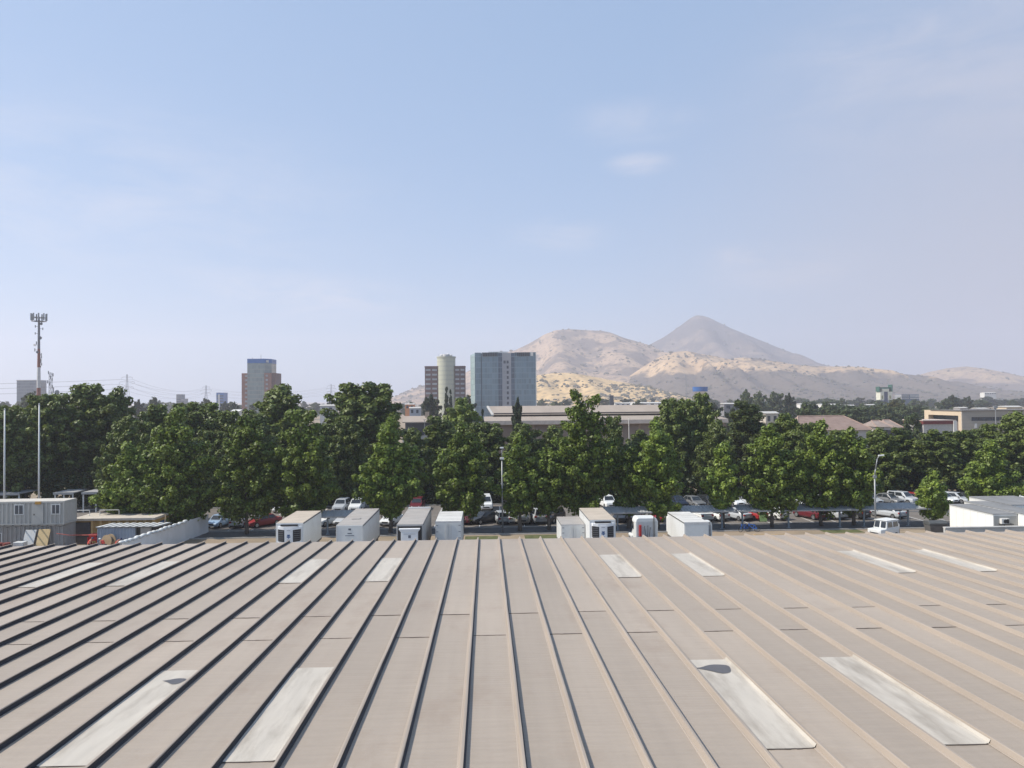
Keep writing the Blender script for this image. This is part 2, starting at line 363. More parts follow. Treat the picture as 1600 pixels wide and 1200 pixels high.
# ------------------------------------------------------------ near warehouse with its long seamed roof
RZ0, RSL = 10.547, .033
def rz(y): return RZ0 - RSL*y
PITCH_X, X0 = .9, -.40
YE = 33.4
def roof_mat():
    m = bpy.data.materials.new('roof_paint'); m.use_nodes = True
    nt = m.node_tree; N = nt.nodes; L = nt.links; b = N['Principled BSDF']; b.inputs['Roughness'].default_value = .55; b.inputs['Specular IOR Level'].default_value = .35
    tc = N.new('ShaderNodeTexCoord'); ge = N.new('ShaderNodeNewGeometry')
    def noise(sc, scale3, det=6, ro=.55):
        mp = N.new('ShaderNodeMapping'); mp.inputs['Scale'].default_value = scale3; L.new(tc.outputs['Object'], mp.inputs['Vector'])
        n = N.new('ShaderNodeTexNoise'); n.inputs['Scale'].default_value = sc; n.inputs['Detail'].default_value = det; n.inputs['Roughness'].default_value = ro
        L.new(mp.outputs[0], n.inputs['Vector']); return n.outputs['Fac']
    def rng_(v, a, c, lo, hi):
        r = N.new('ShaderNodeMapRange'); r.inputs['From Min'].default_value = a; r.inputs['From Max'].default_value = c; r.inputs['To Min'].default_value = lo; r.inputs['To Max'].default_value = hi
        L.new(v, r.inputs['Value']); return r.outputs[0]
    def mul(a, c):
        x = N.new('ShaderNodeMath'); x.operation = 'MULTIPLY'; L.new(a, x.inputs[0]); L.new(c, x.inputs[1]); return x.outputs[0]
    isl = rng_(ge.outputs['Random Per Island'], 0, 1, .91, 1.06)
    st = rng_(noise(1.0, (.9, 9.0, 1)), .3, .7, .955, 1.04)       # fine cross streaks
    big = rng_(noise(.22, (1, .5, 1)), .3, .7, .93, 1.06)
    lng = rng_(noise(.9, (5, .16, 1)), .3, .7, .965, 1.03)
    f = mul(mul(isl, st), mul(big, lng))
    rgb = N.new('ShaderNodeRGB'); rgb.outputs[0].default_value = (.340,.286,.232,1)
    sc = N.new('ShaderNodeVectorMath'); sc.operation = 'SCALE'; L.new(rgb.outputs[0], sc.inputs[0]); L.new(f, sc.inputs['Scale'])
    dm = rng_(noise(.45, (1.2, .7, 1), 9, .68), .56, .78, 0, .6)
    mx = N.new('ShaderNodeMix'); mx.data_type = 'RGBA'; L.new(dm, mx.inputs['Factor']); L.new(sc.outputs[0], mx.inputs['A']); mx.inputs['B'].default_value = (.235,.175,.13,1)
    L.new(mx.outputs['Result'], b.inputs['Base Color'])
    wv = N.new('ShaderNodeTexWave'); wv.wave_type = 'BANDS'; wv.bands_direction = 'Y'; wv.inputs['Scale'].default_value = 2.6; wv.inputs['Distortion'].default_value = .25
    L.new(tc.outputs['Object'], wv.inputs['Vector'])
    bp = N.new('ShaderNodeBump'); bp.inputs['Strength'].default_value = .10; bp.inputs['Distance'].default_value = .02
    L.new(wv.outputs['Fac'], bp.inputs['Height'])
    bp2 = N.new('ShaderNodeBump'); bp2.inputs['Strength'].default_value = .12; bp2.inputs['Distance'].default_value = .05
    L.new(noise(.8, (1.2, .5, 1)), bp2.inputs['Height']); L.new(bp.outputs[0], bp2.inputs['Normal']); L.new(bp2.outputs[0], b.inputs['Normal'])
    return m
m_roof = roof_mat()
m_rib = mat('rib_paint', (.318,.267,.218), .5, var=.10, scale=1.2, streak=(4,.3,1), dirt=(.38,.32,.26), dirt_amt=.25)
m_lap = mat('lap_sealant', (.11,.09,.08), .8, var=.3, scale=6)
m_sky = mat('fibreglass', (.46,.42,.36), .5, var=.08, scale=1.9, streak=(3.0,.5,1), dirt=(.23,.195,.155), dirt_amt=.85)
m_pud = mat('standing_water', (.075,.068,.066), .35, var=.2, scale=4, spec=.5)
m_wall = mat('warehouse_wall', (.40,.36,.32), .7)
wh = thing('warehouse', 'long low warehouse under a taupe ribbed metal roof with pale skylight panels, filling the foreground', 'warehouse')
SKY_C = {-7: 1, -4: 1, 5: 1, 8: 1, -16: 0, -13: 0, 15: 0, 18: 0}
KMIN, KMAX = -34, 36
rf = MB(); rl = MB()
rr = random.Random(5)
for kc in range(KMIN, KMAX):
    x0 = X0+kc*PITCH_X; x1 = x0+PITCH_X
    cuts = [3.0]
    skys = []
    if kc in SKY_C:
        if SKY_C[kc]: skys.append((11.6, 16.0))
        skys.append((24.7, 29.0))
    cuts += [v for s in skys for v in s]
    lap = 20.3 if kc % 2 else 18.2
    if kc not in SKY_C: cuts.append(lap+rr.uniform(-.05,.05)); cuts.append(7.5 + rr.uniform(-.3,.3))
    else: cuts.append(lap)
    cuts = sorted(cuts)+[YE]
    for a, b in zip(cuts[:-1], cuts[1:]):
        if any(abs(a-s0) < .01 for s0, _ in skys): continue
        dz = rr.uniform(-.003, .003)
        # pan slightly hollow between its ribs
        xs = [x0, x0+.12, x0+.45, x0+.78, x1]; hz_ = [0, 0, -.004, 0, 0]; nseg = max(2, int((b-a)/1.2))
        for j in range(nseg):
            ya = a+(b-a)*j/nseg; yb = a+(b-a)*(j+1)/nseg
            i = len(rf.v)
            for q in range(5): rf.v.append((xs[q], ya, rz(ya)+hz_[q]+dz))
            for q in range(5): rf.v.append((xs[q], yb, rz(yb)+hz_[q]+dz))
            for q in range(4): rf.f.append((i+q, i+q+1, i+5+q+1, i+5+q)); rf.m.append(0)
    for c in cuts[1:-1]:
        n = 9
        for q in range(n):
            xa = x0+.03+(x1-x0-.11)*q/n; xb = x0+.03+(x1-x0-.11)*(q+1)/n; j1 = rr.uniform(-.006,.006); t = rr.uniform(.005,.013)
            rl.box(xa, xb, c+j1-t, c+j1+t, rz(c)-.004, rz(c)+.009)
# merge verts of each pan segment strip so one pan is one island
import bmesh
o = rf.build('roof_sheet', m_roof, wh, fix=False)
bm = bmesh.new(); bm.from_mesh(o.data); bmesh.ops.remove_doubles(bm, verts=bm.verts, dist=.0001); bm.to_mesh(o.data); bm.free()
o.data.polygons.foreach_set('use_smooth', [True]*len(o.data.polygons))
rl.build('lap_joint', m_lap, o)
# ribs: trapezoid batten with a small step at its foot
def rib_prof(x): return [(x-.074,.004),(x-.062,.012),(x-.046,.014),(x-.024,.088),(x-.016,.098),(x+.004,.100),(x+.026,.096),(x+.028,.084),(x+.010,.078),(x+.010,.024)]
def rib_mesh(nm):
    b = MB(); pr = rib_prof(0); ys = [3.0+ (YE+.06-3.0)*t/26 for t in range(27)]
    for j, y in enumerate(ys):
        for (x, h) in pr: b.v.append((x+rr.uniform(-.0035,.0035), y, rz(y)+h+rr.uniform(-.002,.002)))
    n = len(pr)
    for j in range(len(ys)-1):
        for q in range(n-1): b.f.append((j*n+q, j*n+q+1, (j+1)*n+q+1, (j+1)*n+q)); b.m.append(0)
    b.f.append(tuple((len(ys)-1)*n+q for q in range(n))); b.m.append(0)
    return b.build(nm, m_rib, wh)
m_ribshade = mat('rib_shade_strip', (.028,.028,.034), .6, var=.25, scale=3, streak=(3,.4,1))
def shade_strip_mesh(par):
    # added dark strip that paints shade down a rib's right flank and foot
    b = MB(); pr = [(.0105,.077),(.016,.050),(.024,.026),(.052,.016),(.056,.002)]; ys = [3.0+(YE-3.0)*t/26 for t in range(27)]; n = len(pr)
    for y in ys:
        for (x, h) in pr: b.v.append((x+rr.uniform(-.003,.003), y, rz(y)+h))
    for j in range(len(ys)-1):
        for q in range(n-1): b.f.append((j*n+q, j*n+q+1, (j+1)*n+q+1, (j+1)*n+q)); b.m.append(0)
    return b.build('rib_shade_strip', m_ribshade, par, fix=False)
protos = [rib_mesh('roof_rib') for _ in range(4)]
shade_strips = [shade_strip_mesh(p_) for p_ in protos]
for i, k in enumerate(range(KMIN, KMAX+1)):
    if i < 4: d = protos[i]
    else: d = protos[i % 4].copy(); COL.objects.link(d); e = shade_strips[i % 4].copy(); COL.objects.link(e); e.parent = d
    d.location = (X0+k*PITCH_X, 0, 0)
def sky_mesh(kc, a, b):
    x0 = X0+kc*PITCH_X; x1 = x0+PITCH_X; m = MB()
    left = [(x0+.060,.020),(x0+.11,.014)]; right = [(x1-.115,.014),(x1-.064,.022),(x1-.036,.070)]
    mid = [(x0+.3, .014), (x0+.6, .014)]
    pr = left+mid+right; n = len(pr); N_ = 12
    for j in range(N_+1):
        y = a+(b-a)*j/N_
        for (x, h) in pr: m.v.append((x, y, rz(y)+h+rr.uniform(-.003,.003)))
    for j in range(N_):
        for q in range(n-1): m.f.append((j*n+q, j*n+q+1, (j+1)*n+q+1, (j+1)*n+q)); m.m.append(0)
    return m.build('skylight', m_sky, wh, smooth=False, fix=False)
for kc, near in SKY_C.items():
    sky_mesh(kc, 24.7, 29.0)
    if near:
        s = sky_mesh(kc, 11.6, 16.0)
        if kc in (5, -7):
            x0 = X0+kc*PITCH_X; p = MB(); pts = []
            sc_ = 1.0 if kc == 5 else .62
            for t in range(24):
                an = 2*math.pi*t/24; rx = .35*sc_*(1+.05*math.sin(5*an)); ry = (.22+.20*max(-.85, math.cos(an)))*sc_*(1.25 if math.sin(an) < 0 else .8)*(1+.10*math.sin(4*an+1))
                cx = x0+(.42 if kc == 5 else .55); cy = 15.45 if kc == 5 else 15.35
                y = cy+ry*math.sin(an); pts.append((cx+rx*math.cos(an), y, rz(y)+.020))
            p.face(pts); p.build('puddle', m_pud, s, fix=False)
b = MB(); b.box(X0+KMIN*.9+.05, X0+KMAX*.9-.05, 3.2, YE-.15, 0, rz(YE)-.06); b.build('wall', m_wall, wh)
b = MB(); b.box(X0+KMIN*.9, X0+KMAX*.9, YE-.02, YE+.10, rz(YE)-.20, rz(YE)-.012); b.build('gutter', mat('gutter_paint', (.30,.27,.25), .6), wh)
# ------------------------------------------------------------ vehicles
m_car = mat('car_paint', (.5,.5,.5), .28, var=.03, usecol=True, spec=.5)
m_glass = mat('dark_glass', (.02,.024,.028), .08, var=.1, spec=.6)
m_tyre = mat('tyre_rubber', (.02,.02,.02), .85)
m_rim = mat('rim_metal', (.42,.43,.44), .35, .8)
m_red = mat('tail_lamp', (.38,.02,.02), .25)
m_head = mat('head_lamp', (.62,.64,.66), .15, spec=.6)
m_plate = mat('plate_white', (.70,.70,.68), .5)
m_trim = mat('black_trim', (.025,.025,.027), .6)
def wheel(name, x, y, r, wd, parent):
    t = MB(); t.cyl((x-wd/2,y,r),(x+wd/2,y,r), r, n=16); a = t.build(name, m_tyre, parent, bevel=.02)
    s = 1 if x > 0 else -1
    q = MB(); q.cyl((x+s*(wd/2+.001),y,r),(x+s*(wd/2+.012),y,r), r*.62, n=12); q.build('rim', m_rim, a)
    return a
KIND = dict(
    hatch=dict(L=4.0, W=1.70, belt=.92, H=1.49, hood=.80, a=1.10, c=.42, d=-1.62, b=-1.93, tail=.98),
    sedan=dict(L=4.5, W=1.74, belt=.92, H=1.45, hood=.82, a=1.15, c=.42, d=-1.05, b=-1.70, tail=.98),
    suv=dict(L=4.5, W=1.82, belt=1.08, H=1.70, hood=1.00, a=1.15, c=.50, d=-1.86, b=-2.14, tail=1.10),
    pickup=dict(L=5.1, W=1.82, belt=1.10, H=1.75, hood=1.03, a=1.15, c=.55, d=-.75, b=-1.0, tail=1.06),
    van=dict(L=4.8, W=1.86, belt=1.15, H=1.95, hood=1.08, a=1.75, c=1.05, d=-2.18, b=-2.34, tail=1.20))
def make_car(kind, label, cat):
    k = KIND[kind]; Ln, W = k['L'], k['W']; h = Ln/2; hw = W/2
    t = thing('parked_car' if kind not in ('pickup', 'van') else ('pickup_truck' if kind == 'pickup' else 'passenger_van'), label, cat)
    st = [(h, .80, .42, .58), (h-.10, .92, .28, k['hood']-.12), (h-.55, .97, .22, k['hood']-.02), (k['a']+.05, 1.0, .2, k['belt']-.03), (0, 1.0, .2, k['belt']), (k['b'], 1.0, .2, k['belt']+.02), (-h+.28, .97, .22, k['tail']), (-h+.06, .93, .28, k['tail']-.06), (-h, .86, .42, k['tail']-.22)]
    b = MB(); n = 8
    for (y, s, zb, zt) in st:
        for (fx, fz) in ((-.86,0),(-1,.22),(-.985,.72),(-.90,1),(.90,1),(.985,.72),(1,.22),(.86,0)): b.v.append((hw*s*fx, y, zb+(zt-zb)*fz))
    for j in range(len(st)-1):
        for q in range(n): b.f.append((j*n+q, (j+1)*n+q, (j+1)*n+(q+1)%n, j*n+(q+1)%n)); b.m.append(0)
    b.f.append(tuple(range(n))); b.f.append(tuple((len(st)-1)*n+q for q in reversed(range(n)))); b.m += [0, 0]
    bz, H = k['belt']-.02, k['H']; wb, wt = hw*.90, hw*.70
    def ring(y, w_, z): return [(-w_, y, z), (w_, y, z)]
    bot = [(-wb, k['a'], bz), (wb, k['a'], bz), (wb, k['b'], bz), (-wb, k['b'], bz)]
    top = [(-wt, k['c'], H), (wt, k['c'], H), (wt, k['d'], H-.02), (-wt, k['d'], H-.02)]
    b.hexa(bot, top)
    if kind == 'pickup':
        b.box(-hw*.96, -hw*.86, -h+.1, k['b'], k['tail']-.1, k['tail']+.05); b.box(hw*.86, hw*.96, -h+.1, k['b'], k['tail']-.1, k['tail']+.05); b.box(-hw*.86, hw*.86, -h+.05, -h+.14, k['tail']-.1, k['tail']+.05)
    body = b.build('body', m_car, t, bevel=.045)
    B = [Vector(p) for p in bot]; T = [Vector(p) for p in top]
    def pane(nm, a, b_, c, d, lo=.14, hi=.90, e0=.07, e1=.93, off=.012):
        # a,b bottom; d,c top
        P = lambda u, v: (a.lerp(b_, u)).lerp(d.lerp(c, u), v)
        q = [P(e0, lo), P(e1, lo), P(e1, hi), P(e0, hi)]; nn = (q[1]-q[0]).cross(q[3]-q[0]).normalized()
        cen = sum((v for v in B+T), Vector())/8
        if nn.dot(q[0]-cen) < 0: nn = -nn
        m = MB(); m.hexa([p-nn*.01 for p in q], [p+nn*off for p in q]); return m.build(nm, m_glass, t)
    pane('windscreen', B[1], B[0], T[0], T[1]); pane('rear_window', B[3], B[2], T[2], T[3])
    for (p, q, r_, s_) in ((B[0], B[3], T[3], T[0]), (B[2], B[1], T[1], T[2])):
        f = (p, q, r_, s_)
        if p.x < 0: pane('side_window', p, q, r_, s_, .12, .88, .13, .50); pane('side_window', p, q, r_, s_, .12, .88, .54, .90)
        else: pane('side_window', p, q, r_, s_, .12, .88, .10, .46); pane('side_window', p, q, r_, s_, .12, .88, .50, .87)
    rr_ = .33 if kind in ('hatch', 'sedan') else .37
    for x in (-hw+.10, hw-.10):
        for y in (h-.82, -h+.85): wheel('wheel', x, y, rr_, .22, t)
    for s in (-1, 1):
        m = MB(); m.hexa([(s*hw*.48, h-.16, k['hood']-.32), (s*hw*.86, h-.24, k['hood']-.32), (s*hw*.86, h-.10, k['hood']-.32), (s*hw*.48, h+.012, k['hood']-.32)], [(s*hw*.5, h-.30, k['hood']-.15), (s*hw*.88, h-.36, k['hood']-.13), (s*hw*.88, h-.20, k['hood']-.13), (s*hw*.5, h-.08, k['hood']-.15)]); m.build('headlight', m_head, t)
        m = MB(); m.box(min(s*hw*.60, s*hw*.92), max(s*hw*.60, s*hw*.92), -h-.008, -h+.16, k['tail']-.30, k['tail']-.10); m.build('tail_light', m_red, t, bevel=.02)
        m = MB(); m.box(min(s*hw*.97, s*(hw+.16)), max(s*hw*.97, s*(hw+.16)), k['a']-.35, k['a']-.22, k['belt']-.02, k['belt']+.12); m.build('wing_mirror', m_trim, t, bevel=.02)
    m = MB(); m.box(-.22, .22, -h-.014, -h+.05, k['tail']-.42, k['tail']-.30); m.build('number_plate', m_plate, t)
    m = MB(); m.box(-hw*.45, hw*.45, h-.12, h+.015, .46, .62); m.build('grille', m_trim, t)
    m = MB(); m.box(-hw*.82, hw*.82, -h-.012, -h+.2, .26, .40); m.build('bumper', m_trim, t)
    return t
C_ = dict(white=(.70,.71,.70), silver=(.42,.44,.46), grey=(.16,.165,.17), dark=(.022,.024,.028), blue=(.05,.10,.22), skyblue=(.25,.36,.50), red=(.30,.025,.025), wine=(.12,.015,.02), navy=(.02,.03,.055), beige=(.42,.38,.31), brown=(.06,.045,.04))
CATK = dict(hatch='car', sedan='car', suv='car', pickup='pickup truck', van='van')
car_proto = {}
def car(kind, px, py, Y, color, yaw, label, group):
    x = at(px, py, Y).x
    col = (*C_[color], 1)
    if kind not in car_proto:
        t = make_car(kind, label, CATK[kind]); car_proto[kind] = (t, tree_of(t)); t.location = (x, Y, .008); t.rotation_euler = (0, 0, R(yaw)); t['group'] = group
        for c, _ in car_proto[kind][1]: c.color = col
        return t
    src, ch = car_proto[kind]
    c, new = copy_thing(src, ch, label, (x, Y, .008), R(yaw), group=group, color=col)
    return c
GA = 'cars parked in the row under the canopies'; GB = 'cars parked in the row against the trees'
YA, YB = 97.1, 109.3
rowA = [
 ('hatch', 343, 'skyblue', 168, 'light blue hatchback parked beside the end of the white sheet hoarding'),
 ('hatch', 371, 'white', 12, 'white hatchback seen from behind between a light blue car and a red sedan'),
 ('sedan', 411, 'red', 140, 'bright red sedan facing the camera at a slant, left of the tan-roofed reefer trailer'),
 ('sedan', 512, 'white', 150, 'white sedan parked between the first two white trailers from the left'),
 ('hatch', 541, 'silver', 160, 'silver hatchback mostly hidden behind the second trailer from the left'),
 ('sedan', 612, 'white', 165, 'white car peeping out between the second trailer and the grey reefer trailer'),
 ('hatch', 730, 'wine', 165, 'dark red hatchback just right of the small container with double doors'),
 ('sedan', 757, 'dark', 132, 'black sedan parked at a slant left of the middle lamp post'),
 ('hatch', 784, 'silver', 10, 'silver hatchback standing right behind the middle lamp post'),
 ('hatch', 799, 'white', 12, 'white hatchback just right of the middle lamp post'),
 ('van', 818, 'beige', 175, 'beige van left of the silver minivan under the trees'),
 ('van', 840, 'silver', 8, 'silver minivan seen from behind in tree shade, left of the low white container'),
 ('suv', 863, 'brown', 150, 'dark brown car in deep shade behind the low white container'),
 ('sedan', 971, 'dark', 160, 'black car in shade right of the blue-marked reefer trailer'),
 ('sedan', 993, 'dark', 158, 'dark car beneath the canopy, left of the truck cab'),
 ('hatch', 1027, 'red', 165, 'red hatchback partly hidden behind the white truck cab'),
 ('pickup', 1090, 'white', 14, 'white pickup truck seen from behind above the box truck roof'),
 ('hatch', 1117, 'white', 22, 'white hatchback behind the trunk of the slim bright green tree'),
 ('sedan', 1148, 'silver', 30, 'silver sedan seen from behind, left of the red hatchback'),
 ('hatch', 1176, 'red', 24, 'red hatchback with white number plate beside the pale green board'),
 ('hatch', 1208, 'white', 26, 'white hatchback right of the pale green board, behind a tree trunk'),
 ('suv', 1266, 'wine', 22, 'dark red car behind a grey canopy post, alone left of a silver sedan'),
 ('sedan', 1297, 'silver', 22, 'silver sedan between a dark red car and a black car'),
 ('suv', 1330, 'dark', 30, 'black car at the right end of the shaded bays, casting a shadow to its right'),
 ('sedan', 1387, 'silver', 24, 'silver sedan with red tail lights just right of the curved lamp post'),
]
rowB = [
 ('hatch', 443, 'white', 170, 'white car half buried in foliage above the tan-roofed reefer trailer'),
 ('suv', 534, 'silver', 176, 'silver car facing the camera under the trees above the second trailer'),
 ('suv', 558, 'white', 178, 'white car glimpsed beside a bright tree above the second trailer'),
 ('suv', 652, 'wine', 178, 'dark red vehicle in dark shade above the grey reefer trailer'),
 ('van', 759, 'white', 182, 'white van facing the camera left of the middle lamp post'),
 ('sedan', 842, 'white', 190, 'white sedan hidden by leaves right of the middle lamp post'),
 ('suv', 949, 'white', 188, 'white four-wheel-drive facing the camera just above the blue-marked reefer trailer'),
 ('hatch', 1058, 'navy', 196, 'dark blue car left of a grey car above the canopy'),
 ('sedan', 1083, 'grey', 198, 'dark grey sedan with sunlit windscreen above the canopy'),
 ('hatch', 1106, 'dark', 200, 'black car left of the slim bright green tree'),
 ('hatch', 1144, 'white', 200, 'white car partly covered by the slim bright green tree'),
 ('sedan', 1167, 'silver', 204, 'silver-white sedan facing the camera right of the slim bright green tree'),
 ('hatch', 1247, 'silver', 200, 'silver car behind foliage right of a dark tree trunk'),
 ('sedan', 1281, 'white', 200, 'white car under low branches, left one of a pair'),
 ('sedan', 1302, 'white', 200, 'white car under low branches, right one of a pair'),
 ('hatch', 1357, 'silver', 204, 'silver car just left of the curved lamp post'),
 ('sedan', 1387, 'grey', 204, 'grey car just right of the curved lamp post, in the row by the trees'),
 ('suv', 1410, 'silver', 206, 'silver-grey car left of the red car by the trees'),
 ('hatch', 1431, 'red', 206, 'red car beside the small bright conical tree'),
 ('hatch', 1473, 'white', 206, 'white car peeping out right of the small bright conical tree'),
 ('hatch', 1492, 'silver', 216, 'silver hatchback with big windscreen, left of a dark car by the white cabins'),
 ('sedan', 1510, 'dark', 206, 'black car half hidden behind the roof of the white cabin'),
 ('suv', 1590, 'white', 240, 'white car at the right edge of the picture, seen over the cabin roofs'),
]
for k, px, c, yaw, lb in rowA: car(k, px, 815, YA, c, yaw, lb, GA)
for k, px, c, yaw, lb in rowB: car(k, px, 785, YB, c, yaw, lb, GB)

# ---- trailers and box trucks
m_twhite = mat('trailer_white', (.66,.67,.66), .45, var=.05, scale=.8, dirt=(.42,.40,.36), dirt_amt=.35)
m_tgrey = mat('trailer_grey', (.34,.34,.34), .5, var=.08, scale=.8, dirt=(.25,.23,.2), dirt_amt=.4)
m_troof_tan = mat('trailer_roof_dusty', (.44,.38,.31), .8, var=.12, scale=.7, dirt=(.30,.25,.2), dirt_amt=.5)
m_troof_grey = mat('trailer_roof_grey', (.33,.31,.29), .8, var=.12, scale=.7, dirt=(.24,.2,.17), dirt_amt=.5)
m_troof_pale = mat('trailer_roof_pale', (.58,.57,.54), .7, var=.12, scale=.7, dirt=(.33,.3,.27), dirt_amt=.5)
m_rail = mat('trailer_rail', (.10,.10,.10), .5)
m_alu = mat('aluminium_edge', (.60,.60,.60), .4, .3)
m_logo = mat('logo_blue', (.03,.08,.20), .5)
m_lou = mat('louvre_grey', (.16,.16,.17), .5)
m_mark = mat('mark_grey', (.12,.13,.16), .6)
m_screen = mat('unit_panel_white', (.74,.75,.76), .4, var=.03)
def trailer(label, cat, x0, x1, y0, y1, zt, body=m_twhite, roof=m_troof_tan, name='semi_trailer', zb=1.05, ribs=0):
    cx = (x0+x1)/2; t = thing(name, label, cat, (cx, y0, 0)); a, b, l = x0-cx, x1-cx, y1-y0
    m = MB(); m.box(a, b, 0, l, zb, zt); bd = m.build('body', body, t, bevel=.03)
    m = MB()
    n = int(l/.6)
    for i in range(1, n):
        for s, x in ((-1, a), (1, b)): m.box(min(x, x+s*.006), max(x, x+s*.006), i*l/n-.012, i*l/n+.012, zb+.15, zt-.12)
    if n > 1: m.build('panel_rivet_strip', m_alu, bd)
    m = MB()
    for s, x in ((-1, a), (1, b)): m.box(min(x, x+s*.02), max(x, x+s*.02), .0, l, zt-.10, zt+.012); m.box(min(x, x+s*.02), max(x, x+s*.02), .0, l, zb-.10, zb+.06)
    m.build('side_rail', m_rail, t)
    m = MB(); m.box(a+.03, b-.03, .03, l-.03, zt, zt+.03)
    for i in range(ribs): yy = .12+(l-.24)*i/(ribs-1); m.box(a+.04, b-.04, yy-.03, yy+.03, zt+.03, zt+.055)
    m.build('roof', roof, t)
    m = MB(); m.box(a+.6, a+.75, .3, l-.2, .75, zb-.02); m.box(b-.75, b-.6, .3, l-.2, .75, zb-.02); m.box(a+.6, b-.6, l*.5, l*.5+.12, .8, zb-.02); m.build('chassis', m_trim, t)
    for y in ((l-1.2, l-2.4) if l > 7 else (l-1.3,)):
        for x in (a+.18, b-.18): wheel('wheel', x, y, .50, .30, t)
    if l > 7:
        for x in (a+.5, b-.5):
            m = MB(); m.cyl((x, 2.2, .12), (x, 2.2, zb), .06); m.box(x-.14, x+.14, 2.06, 2.34, .0, .12); m.build('landing_leg', m_trim, t)
    return t, a, b, l
def reefer_unit(t, a, b, z0, z1):
    w = b-a; cx = 0
    u = MB(); u.hexa([(a+.10,-.02,z0),(b-.10,-.02,z0),(b-.10,.02,z0),(a+.10,.02,z0)], [(a+.10,-.02,z1),(b-.10,-.02,z1),(b-.10,.02,z1),(a+.10,.02,z1)])
    pts = [(-.46,0),(-.42,-.24),(-.2,-.38),(.2,-.38),(.42,-.24),(.46,0)]
    i = len(u.v)
    for z in (z0, z1):
        for (fx, y) in pts: u.v.append((fx*w*.92, y, z))
    n = len(pts)
    for q in range(n-1): u.f.append((i+q, i+q+1, i+n+q+1, i+n+q)); u.m.append(0)
    u.f.append(tuple(i+q for q in range(n))); u.f.append(tuple(i+n+q for q in range(n))); u.m += [0, 0]
    unit = u.build('refrigeration_unit', m_screen, t, bevel=.03)
    h = z1-z0
    for s in (-1, 1):
        def P(fx, y, z): return (s*fx*w*.92, y-.014, z)
        zlo, zhi = z0+.26*h, z1-.16*h
        q = MB()
        q.face([P(.17,-.38,zlo-.06),P(.2,-.38,zlo-.05),P(.2,-.38,zhi),P(.17,-.38,zhi)]); q.face([P(.2,-.38,zlo-.05),P(.42,-.24,zlo),P(.42,-.24,zhi+.05),P(.2,-.38,zhi)]); q.face([P(.42,-.24,zlo),P(.452,-.06,zlo+.1),P(.452,-.06,zhi+.05),P(.42,-.24,zhi+.05)])
        gq = q.build('grille', m_trim, unit)
        sl = MB()
        for j in range(5):
            z = zlo+(zhi-zlo)*(j+.6)/5.4
            sl.hexa([P(.21,-.395,z),P(.42,-.255,z),P(.42,-.235,z),P(.21,-.375,z)], [P(.21,-.395,z+.035),P(.42,-.255,z+.035),P(.42,-.235,z+.035),P(.21,-.375,z+.035)])
        sl.build('louvre', m_lou, unit)
    q = MB(); q.box(-.30, .30, -.410, -.384, z0+.28*h, z1-.10*h); pn = q.build('control_panel', m_screen, unit, bevel=.01)
    q = MB(); zc = (z0+z1)/2+.02*h; q.box(-.14, .14, -.418, -.412, zc+.05, zc+.16); q.box(-.05, .05, -.418, -.412, zc-.20, zc+.05); q.box(-.16, -.08, -.418, -.412, zc-.14, zc+.02); q.box(.08, .16, -.418, -.412, zc-.14, zc+.02); q.build('emblem', m_logo, unit)
    q = MB()
    for zz in (z1-.20*h, z0+.33*h): q.box(-.17, .17, -.418, -.412, zz, zz+.035)
    q.build('lettering_strip', m_mark, unit)
    q = MB(); q.box(a+.5, b-.5, -.30, -.02, z1+.05, z1+.16); q.build('intake_slot', m_trim, unit)
    q = MB(); q.box(-.10, .28, -.389, -.383, z0+.08*h, z0+.12*h); q.build('badge', m_mark, unit)
def doors(t, a, b, z0, z1, rods=True, y=-.02):
    for s in (-1, 1):
        q = MB(); xa, xb = (a+.07, -.012) if s < 0 else (.012, b-.07); q.box(xa, xb, y-.02, .0, z0+.08, z1-.14); d = q.build('rear_door', m_twhite, t, bevel=.01)
        q = MB()
        for f in (.78, .93) if s < 0 else (.07, .22): x = xa+(xb-xa)*f; q.cyl((x, y-.045, z0+.1), (x, y-.045, z1-.16), .017, n=6)
        q.build('locking_rod', m_alu, d)
        q = MB()
        for zz in (.14, .38, .62, .86):
            z = z0+(z1-z0)*zz; e = xa if s < 0 else xb; q.box(min(e, e-s*.22), max(e, e-s*.22), y-.034, y-.021, z-.025, z+.025)
        q.build('hinge', m_mark, d)
    q = MB(); q.box(a, b, -.03, .0, z1-.13, z1+.02); q.box(a, a+.06, -.03, 0, z0, z1-.13); q.box(b-.06, b, -.03, 0, z0, z1-.13); q.build('door_frame', m_alu, t)
def X(px, Y, py=815): return at(px, py, Y).x
t, a, b, l = trailer('white reefer trailer with tan dusty roof, first trailer from the left', 'trailer', X(431,74), X(474,74), 74, 82, 3.9); reefer_unit(t, a, b, 1.75, 3.62)
t, a, b, l = trailer('plain white box trailer with small dark marks on its front, second from the left', 'trailer', X(525,72.2), X(567.5,72.2), 72.2, 83.1, 3.9, roof=m_troof_grey)
q = MB(); q.box(-.12, .12, -.012, 0, 3.45, 3.62); q.build('emblem', m_mark, t)
q = MB(); q.box(-.20, .20, -.012, 0, 3.12, 3.20); q.box(-.42, .42, -.012, 0, 2.92, 2.98); q.build('lettering_strip', m_mark, t)
q = MB(); q.box(a+.02, a+.10, -.03, 0, 1.05, 3.88); q.box(b-.10, b-.02, -.03, 0, 1.05, 3.88); q.build('corner_post', m_alu, t)
q = MB(); q.box(-.4, .4, 3.4, 4.1, 3.93, 3.98); q.build('roof_hatch', m_troof_grey, t)
t, a, b, l = trailer('grey reefer trailer with white unit framed in black on its front, third from the left', 'trailer', X(619.5,72.2), X(661,72.2), 72.2, 83, 3.9, body=m_tgrey, roof=m_troof_grey)
q = MB(); q.box(a+.12, b-.12, -.03, 0, 1.4, 3.75); q.build('unit_frame', m_trim, t)
